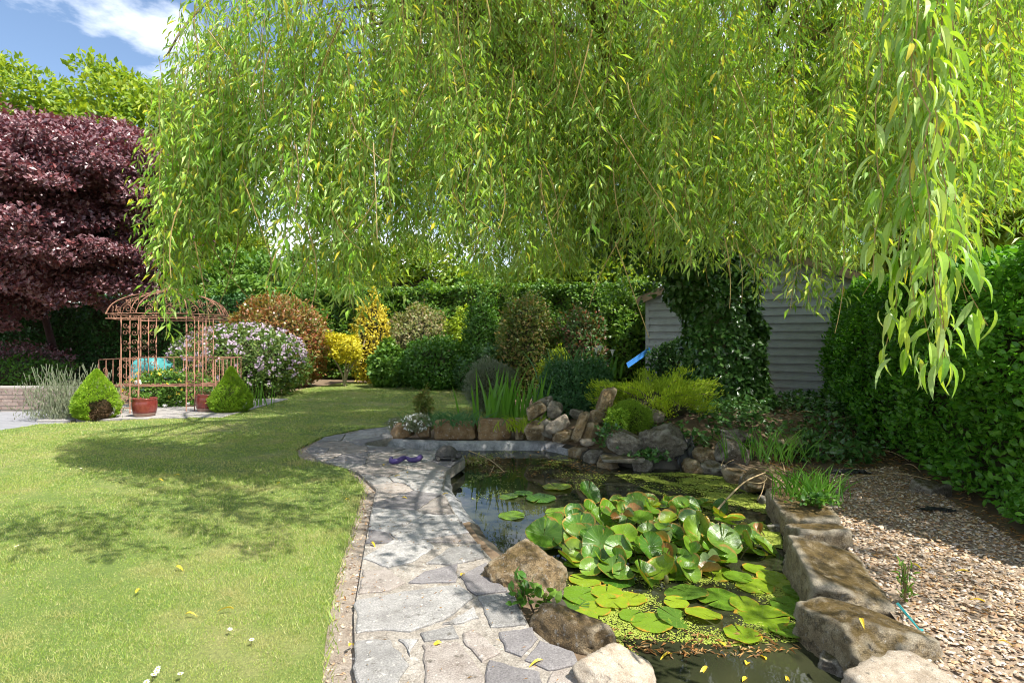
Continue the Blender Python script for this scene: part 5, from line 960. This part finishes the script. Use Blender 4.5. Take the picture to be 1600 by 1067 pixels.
weed('water_plant', 'pale water weed floating by the twig under the tortoise', P(738, 722, WZ + .01), 260, .045, .13, M['pinkish'], 101, .04); weed('ivy_tuft', 'ivy trailing down the bank between squat rock and big boulder', D(1012, 718, 7.0), 200, .05, .10, M['ivy'], 102, .12, T_IVY, .9); weed('ivy_tuft', 'dark trailing ivy hanging over the edge of the rockery', D(952, 696, 7.3), 260, .045, .08, M['ivy'], 103, .26, T_IVY, .9)

# ------------------------------------------------------------------ ivy on the trunk and over the bank
rng = rgen(120); iv = thing('ivy', 'dense glossy ivy cladding the willow trunk', 'ivy', (3.62, 10.0, .3)); mb = MB(); n = 15000; h = rng.random(n) ** .85 * 2.75; a = rng.uniform(0, 6.283, n)
cx = np.interp(h, [0, 1.5, 2.3, 3.2], [3.72, 3.66, 3.4, 2.9]); rr = np.interp(h, [0, .5, 1.6, 2.4, 3.2], [.80, .72, .68, .85, .6]); rr = rr * (1 + .18 * vnoise(np.c_[np.cos(a), np.sin(a), h * 1.2], 4, 7)) * (1 - .22 * rng.random(n) ** 2)
p = np.c_[cx + rr * np.cos(a), 10 + rr * .8 * np.sin(a), .2 + h]; o = norm(np.c_[np.cos(a), np.sin(a), np.full(n, .25)]); k = o[:, 1] < .5; p, o = p[k], o[k]; foliage(mb, rng, p, o, .085, .95, T_IVY, 0, .1, -.6); mb.build('leaves', M['ivy'], iv)
mb = MB(); n = 4200; k = rng.random(n); c0 = np.stack((np.interp(k, [0, .5, 1], [3.3, 2.5, 1.7]), np.full(n, 9.7), np.interp(k, [0, .5, 1], [2.6, 3.3, 3.4])), 1); p = c0 + rng.normal(0, (.45, .35, .30), (n, 3)); foliage(mb, rng, p, norm(p - c0 + (0, -.3, 0)), .085, .95, T_IVY, 0, .1, -.6); mb.build('hanging_leaves', M['ivy'], iv)
rng = rgen(121); mb = MB(); n = 9000; poly = np.array([(2.0, 7.9), (2.4, 7.3), (3.4, 6.9), (4.1, 6.6), (4.9, 7.2), (5.6, 9.0), (5.2, 10.6), (2.4, 10.0), (1.6, 9.0)]); p = np.c_[rng.uniform(1.5, 5.7, n), rng.uniform(6.5, 10.7, n)]; k = in_poly(p[:, 0], p[:, 1], poly) & (vnoise(np.c_[p, np.zeros(n)], 2.2, 5) > -.35); p = p[k]; n = len(p)
q = np.c_[p, bed_h(p[:, 0], p[:, 1]) + rng.random(n) ** 1.5 * .22 - .03]; foliage(mb, rng, q, np.tile((0, -.2, 1.), (n, 1)), .07, .9, T_IVY, 0, .3, 0.); tag(mb.build('ground_ivy', M['ivy']), 'ivy and weeds covering the bank below the trunk', 'ground cover', kind='stuff')
mb = MB()
for k in range(34):
    q = np.array((rng.uniform(2.4, 5.4), rng.uniform(5.6, 8.8))); a = rng.uniform(0, 6.28); l_ = rng.uniform(.2, .55); e = q + l_ * np.array((math.cos(a), math.sin(a))); h0, h1 = bed_h(*q), bed_h(*e); tube(mb, bez((*q, h0), (*((q + e) / 2), max(h0, h1) + rng.uniform(.03, .16)), (*e, h1), 7), .0045, 4)
tag(mb.build('dry_stems', M['dry']), 'tangle of dry tan stems lying in the leaf litter', 'twigs', kind='stuff')

# ------------------------------------------------------------------ weeping willow
WIL = thing('weeping_willow', 'large weeping willow with long hanging branches over the pond', 'tree', (3.55, 10, .3))
mb = MB(); trunk = spline([(3.62, 10, -.1), (3.6, 10, 1.2), (3.3, 9.95, 2.6), (2.55, 9.8, 3.7), (1.95, 9.7, 4.6)], 18); tube(mb, trunk, np.linspace(.5, .30, 18), 12); mb.build('trunk', M['bark'], WIL, True)
limbs = [[(1.95, 9.7, 4.5), (1.82, 9.6, 5.6), (2.0, 9.5, 7.2), (2.3, 9.2, 9.2)], [(1.95, 9.7, 4.5), (1.5, 9.4, 5.3), (1.65, 9.2, 7.0), (1.2, 8.7, 8.6)], [(3.0, 9.9, 3.0), (3.8, 9.7, 4.4), (4.6, 9.3, 6.0), (5.4, 8.8, 7.6)], [(1.95, 9.7, 4.5), (.9, 9.0, 5.2), (-.6, 8.3, 5.9), (-2.2, 7.6, 6.3)],
         [(3.0, 9.9, 3.2), (3.2, 8.8, 4.6), (3.3, 7.2, 5.8), (3.2, 5.6, 6.3)], [(2.4, 9.75, 3.9), (1.6, 8.4, 4.9), (.9, 7.0, 5.8), (.3, 5.4, 6.1)], [(2.4, 9.8, 4.0), (2.2, 11, 5.5), (1.4, 12.6, 6.6), (.8, 14, 6.8)], [(3.2, 10, 3.2), (4.4, 10.6, 5), (5.8, 11.4, 6.4), (7, 12, 6.6)]]
LP = []
for k, c in enumerate(limbs):
    cv = spline(c, 16); mb = MB(); tube(mb, cv, np.linspace(.25 if k < 2 else .14, .09 if k < 2 else .05, 16), 8); mb.build('limb', M['bark'], WIL, True); LP.append(cv)
mb = MB(); tube(mb, [(1.75, 9.45, 4.75), (1.38, 9.25, 5.0), (1.33, 9.2, 4.65)], (.09, .09, .085), 8); mb.build('cut_stub', M['bark2'], WIL, True)
LPa = np.concatenate(LP); CC = np.array((2.5, 10.0)); RW = 7.2; rng = rgen(130)
bpx = [200, 245, 262, 285, 310, 360, 420, 490, 520, 548, 600, 680, 760, 860, 940, 1000, 1100, 1190, 1230, 1290, 1330, 1370, 1400, 1450, 1510, 1540, 1600, 1700]; bpy_ = [380, 470, 525, 440, 405, 385, 362, 375, 500, 480, 415, 420, 440, 450, 430, 425, 430, 415, 480, 490, 430, 400, 420, 420, 410, 330, 320, 330]
def floor_z(x, y): return EYE - (np.interp(CX + x / max(y, .5) * F, bpx, bpy_) - HZ) / F * y
boughs = []
for k in range(120):
    a = rng.uniform(0, 6.283) if k > 84 else rng.uniform(R(165), R(345)); rr = RW * rng.uniform(.35, 1.0) ** .7; e = np.array((CC[0] + rr * math.cos(a), CC[1] + rr * math.sin(a), 0)); e[2] = np.interp(rr, [0, 3, 6, 7.3], [8.6, 8.0, 6.4, 4.9]) + rng.normal(0, .5)
    d2 = np.linalg.norm(LPa[:, :2] - e[:2], axis=1) + np.abs(LPa[:, 2] - e[2]) * .5; s0 = LPa[np.argsort(d2)[rng.integers(2, 14)]]; md = (s0 + e) / 2 + (rng.normal(0, .3), rng.normal(0, .3), .35 + .12 * rr); boughs.append(bez(s0, md, e, 14))
mb = MB()
for b_ in boughs: tube(mb, b_, np.linspace(.045, .012, 14), 5)
mb.build('boughs', M['bark'], WIL, True)
def strand(mb, start, length, rng, drift, lscale=1.0, dens=1.0, tm=T_DIA, tw=.0035, n=11, spread=1.0):
    t_ = np.linspace(0, 1, n)[:, None]; sw = rng.normal(0, .05, 2) * length; side = np.array((drift[0], drift[1], 0)); pts = np.asarray(start) + side * (1 - np.exp(-3 * t_)) * .5 * min(length, 1.6) / 1.5 + np.c_[sw[0] * t_ ** 2, sw[1] * t_ ** 2, np.zeros(n)] + np.array((0, 0, -1)) * (length * (t_ - .12 * (1 - t_) * t_))
    pts[1:-1] += rng.normal(0, .012, (n - 2, 3)); tube(mb, pts, np.linspace(tw, tw * .45, n), 3, 1, cap=False)
    c = int(length * 44 * dens); f = rng.random(c) ** .85 * (n - 1); i = np.minimum(f.astype(int), n - 2); g_ = (f - i)[:, None]; p = pts[i] * (1 - g_) + pts[i + 1] * g_; a = rng.uniform(0, 6.283, c); sp = rng.uniform(.25, 1.6, c) * spread; off = rng.random(c)[:, None] ** 2 * .13 * spread
    hd = np.c_[np.cos(a), np.sin(a), np.zeros(c)]; p = p + hd * off * lscale + (0, 0, -.3) * off; dr = hd * sp[:, None] + (0, 0, -1.0) + rng.normal(0, .18, (c, 3)); s_ = .112 * lscale * rng.uniform(.45, 1.3, c); leaves(mb, p, dr, hd + (.35, -.25, 1.0) + .6 * rdir(rng, c), s_, s_ * rng.uniform(.17, .27, c), tm, 0)
starts = []
for b_ in boughs:
    for q in range(6):
        f0 = rng.uniform(.25, 1) ** .8 * 13
        for q2 in range(rng.integers(2, 6)):
            f = np.clip(f0 + rng.normal(0, .35), 0, 12.9); i = min(int(f), 12); p = b_[i] + (b_[i + 1] - b_[i]) * (f - i); dv = b_[i + 1] - b_[i]; starts.append((p, dv))
crown = MB(); nearb = []
def gap(x, y): return vnoise(np.array([[x, y, 0.]]), 2.3, 21, 2)[0] < -.36      # airy holes between the bunches
for p, dv in starts:
    y = p[1]
    if y > 11.2 and rng.random() < .45: continue
    fz = floor_z(p[0] + rng.normal(0, .1), max(y, 2)); fz = fz if y < 12 else 2.9; zb = fz + rng.exponential(.75 if y < 8 else .9); L0 = p[2] - zb
    if L0 < .35 or (y < 3.2 and p[0] > .3) or (gap(p[0], y) and p[0] / y > -.22): continue
    if L0 > 3.4: L0 = rng.uniform(1.6, 3.4)
    s_ = p.copy(); s_[:2] += rng.normal(0, .11, 2); ppx = CX + s_[0] / max(y, .5) * F
    if (905 < ppx < 1012 and y < 13 and rng.random() < .95) or (330 < ppx < 560 and rng.random() < .25) or (s_[0] > 4.3 and 6 < y < 9.5 and rng.random() < .5) or (s_[0] < -3.3 and y < 5.4) or ppx < 262: continue; d2 = norm(dv[:2] + 1e-6) * rng.uniform(.1, .7) + rng.normal(0, .2, 2)
    if y < 4.0 and len(nearb) < 190: m2 = MB(); strand(m2, s_, L0, rng, d2, 1.05, 1.0, T_WIL); nearb.append(m2)
    else: strand(crown, s_, L0, rng, d2)
# the lower curtain, strand by strand: hung from points of the canopy's rim so that it ends where the photograph's does
for px0, px1, y0, y1, zt, cnt in [(245, 300, 5.6, 6.6, 4.6, 50), (300, 440, 5.2, 6.6, 5.4, 110), (440, 560, 4.8, 6.2, 5.0, 110), (560, 760, 5.0, 8.0, 5.6, 210), (760, 1000, 5.5, 8.8, 5.8, 270), (1000, 1220, 4.6, 8.6, 5.6, 290), (1220, 1320, 4.6, 6.6, 5.0, 120), (1320, 1560, 4.0, 6.8, 5.0, 210), (1500, 1640, 4.0, 6.4, 4.8, 110)]:
    for k in range(cnt):
        if k % 6 == 0: yc, pc_ = rng.uniform(y0, y1), rng.uniform(px0, px1)
        y = max(2.2, yc + rng.normal(0, .12)); px = pc_ + rng.normal(0, .10) * F / y
        if 905 < px < 1010 and rng.random() < .93 and zt > 5.1: continue
        x = (px - CX) / F * y
        if gap(x, y) and px > 590: continue
        zb = floor_z(x, y) + rng.exponential(.45 if px < 560 else .72) + (y - y0) * .04 - (.32 if rng.random() < .07 else 0); top = min(zt + rng.normal(0, .6), zb + rng.uniform(1.0, 2.8))
        if top - zb > .3: strand(crown, (x, y, top), top - zb, rng, rng.normal(0, .45 if px > 330 else .12, 2), 1.0, 1.05)
for k in range(150):  # strands hung above the view, added to dapple path and lawn
    y = rng.uniform(2.5, 5.0); x = rng.uniform(-1.6, 2.5) if y < 4 else rng.uniform(-2.0, 3.0); zb = max(EYE + .60 * y + .05, 3.3) + rng.exponential(.3); L0 = rng.uniform(.8, 1.5); strand(crown, (x, y, zb + L0), L0, rng, rng.normal(0, .3, 2), 1.1, 1.0)
for k in range(34):  # unseen strands out to the right, added to dapple the shingle
    x, y = rng.uniform(3.3, 5.2), rng.uniform(1.6, 3.4); zb = rng.uniform(3.4, 4.2); strand(crown, (x, y, zb + 1.1), 1.1, rng, rng.normal(0, .3, 2), 1.1, 1.0)
# strands close to the camera
for px, py, y, top in [(1384, 470, 2.2, 3.3), (1408, 520, 2.1, 3.3), (1440, 590, 2.1, 3.3), (1400, 555, 2.15, 3.3), (1418, 560, 2.1, 3.4), (1432, 600, 2.05, 3.4), (1450, 612, 2.1, 3.3), (1463, 620, 2.05, 3.3), (1478, 618, 2.1, 3.2), (1492, 560, 2.2, 3.3), (1470, 420, 2.3, 3.4), (1442, 470, 2.1, 3.4)]:
    e = D(px, py - 45, y); m2 = MB(); strand(m2, (e[0], e[1], top), top - e[2], rng, rng.normal(0, .04, 2), .86, .85, T_WIL2, .004, 14, .75); nearb.append(m2)
mb = MB()
for e in ((1.3, 2.2, 3.35, 1.9, 2.3, 3.4), (1.0, 2.6, 3.5, 1.6, 2.1, 3.35)): tube(mb, bez((2.9, 5.6, 6.2), (e[0], e[1] + .8, 4.6), (e[3], e[4], e[5]), 14), np.linspace(.035, .008, 14), 5)
tube(mb, bez((-2.2, 7.6, 6.3), (-3.4, 6.6, 6.0), (-3.7, 6.1, 4.5), 12), np.linspace(.03, .01, 12), 5); mb.build('outer_boughs', M['bark'], WIL, True)
for m2 in nearb: m2.build('hanging_branch', [M['willow'], M['twig']], WIL)
crown.build('crown', [M['willow'], M['twig']], WIL)
# patchy leaf layer over the trunk, added to shade the willow's interior
mb = MB(); n = 30000; a = rng.uniform(0, 6.283, n); q = np.sqrt(rng.random(n)); cl = vnoise(np.c_[np.cos(a) * q, np.sin(a) * q, np.zeros(n)] * 5.2, 1.9, 4); k = cl > .08
x = 3.0 + 5.4 * q * np.cos(a); y = 10.6 + 4.3 * q * np.sin(a); z = 8.9 - 2.3 * q ** 2 + rng.normal(0, .45, n); p = np.c_[x, y, z][k]; n = len(p)
leaves(mb, p, rdir(rng, n) + (0, 0, -.8), rdir(rng, n) + (0, 0, .8), rng.uniform(.14, .26, n), rng.uniform(.035, .06, n), T_DIA); mb.build('upper_shade_crown', M['willow'], WIL)
# visible bare tan twigs inside the curtain
mb = MB()
for k in range(210):
    px, py, y = rng.uniform(280, 1580), rng.uniform(-20, 380), rng.uniform(4.4, 7.5); a = D(px, py, y); ln = rng.uniform(.3, .9); e = a + (rng.normal(0, .25), rng.normal(0, .15), -ln); tube(mb, bez(a, (a + e) / 2 + rng.normal(0, .08, 3), e, 8), np.linspace(.006, .003, 8), 4)
tag(mb.build('bare_twigs', M['twig'], WIL), kind='stuff')

# ------------------------------------------------------------------ fallen leaves and daisies
rng = rgen(140); fb = MB(); leaves(fb, np.zeros((1, 3)), np.array([(0, 1., .25)]), np.array([(0, .1, 1.)]), .08, .017, T_WIL2); fme = fb.mesh('fallen_leaf', M['yellowleaf'])
def fallen(px, py, z, lab, grp, sc=1.0):
    o = bpy.data.objects.new('fallen_leaf', fme); COL.objects.link(o); c = P(px, py, z); o.location = [float(v) for v in c]; o.rotation_euler = (rng.normal(0, .12), rng.normal(0, .2), rng.uniform(0, 6.28)); o.scale = (sc * rng.uniform(.9, 1.6), sc * rng.uniform(.75, 1.15), 1); tag(o, lab, 'fallen leaf', grp)
for px, py in ((247, 748), (281, 742), (212, 926), (437, 754), (290, 958), (365, 950), (275, 884), (540, 780)): fallen(px, py, .03, 'yellow fallen willow leaf lying on the lawn', 'yellow leaves on the lawn', .8)
for px, py in ((720, 899), (625, 742), (637, 738), (545, 1009), (600, 727), (690, 1003), (580, 846), (848, 1030), (628, 777), (700, 770)): fallen(px, py, .024, 'yellow fallen willow leaf lying on the paving', 'yellow leaves on the paving', .8)
for px, py in ((1105, 1040), (1166, 1038), (1197, 1030), (1228, 1055), (1160, 1064), (1050, 1020), (1135, 1012), (1300, 1035)): fallen(px, py, WZ + .006, 'yellow fallen willow leaf floating on the open water', 'yellow leaves on the water')
for px, py in ((1345, 965), (1515, 893), (1540, 940), (1425, 880), (1560, 1000)): fallen(px, py, .03 if px > 1400 else .19, 'yellow fallen willow leaf on the shingle or its edging', 'yellow leaves by the shingle', .75)
dm = MB()
for k in range(9): a = k / 9 * 6.283; leaves(dm, np.array([(0, 0, .035)]), np.array([(math.cos(a), math.sin(a), .12)]), np.array([(0, 0, 1.)]), .014, .008, T_DIA, 0)
ell(dm, (0, 0, .037), (.005, .005, .003), 1, base=ICO1); tube(dm, [(0, 0, -.01), (0, 0, .035)], .0012, 3, 2); dme = dm.mesh('daisy', [M['white'], M['yellowleaf'], M['stalk']])
for px, py in ((252, 1038), (236, 1056), (281, 1054), (356, 983), (392, 1000), (240, 1048), (230, 1062), (125, 732), (28, 853)):
    o = bpy.data.objects.new('daisy', dme); COL.objects.link(o); c = P(px, py, .03); o.location = (float(c[0]), float(c[1]), .0); o.scale = (1.0, 1.0, 1.0); o.rotation_euler = (rng.normal(-.2, .2), rng.normal(0, .2), rng.uniform(0, 6)); tag(o, 'small white daisy open in the lawn', 'daisy', 'daisies in the lawn')
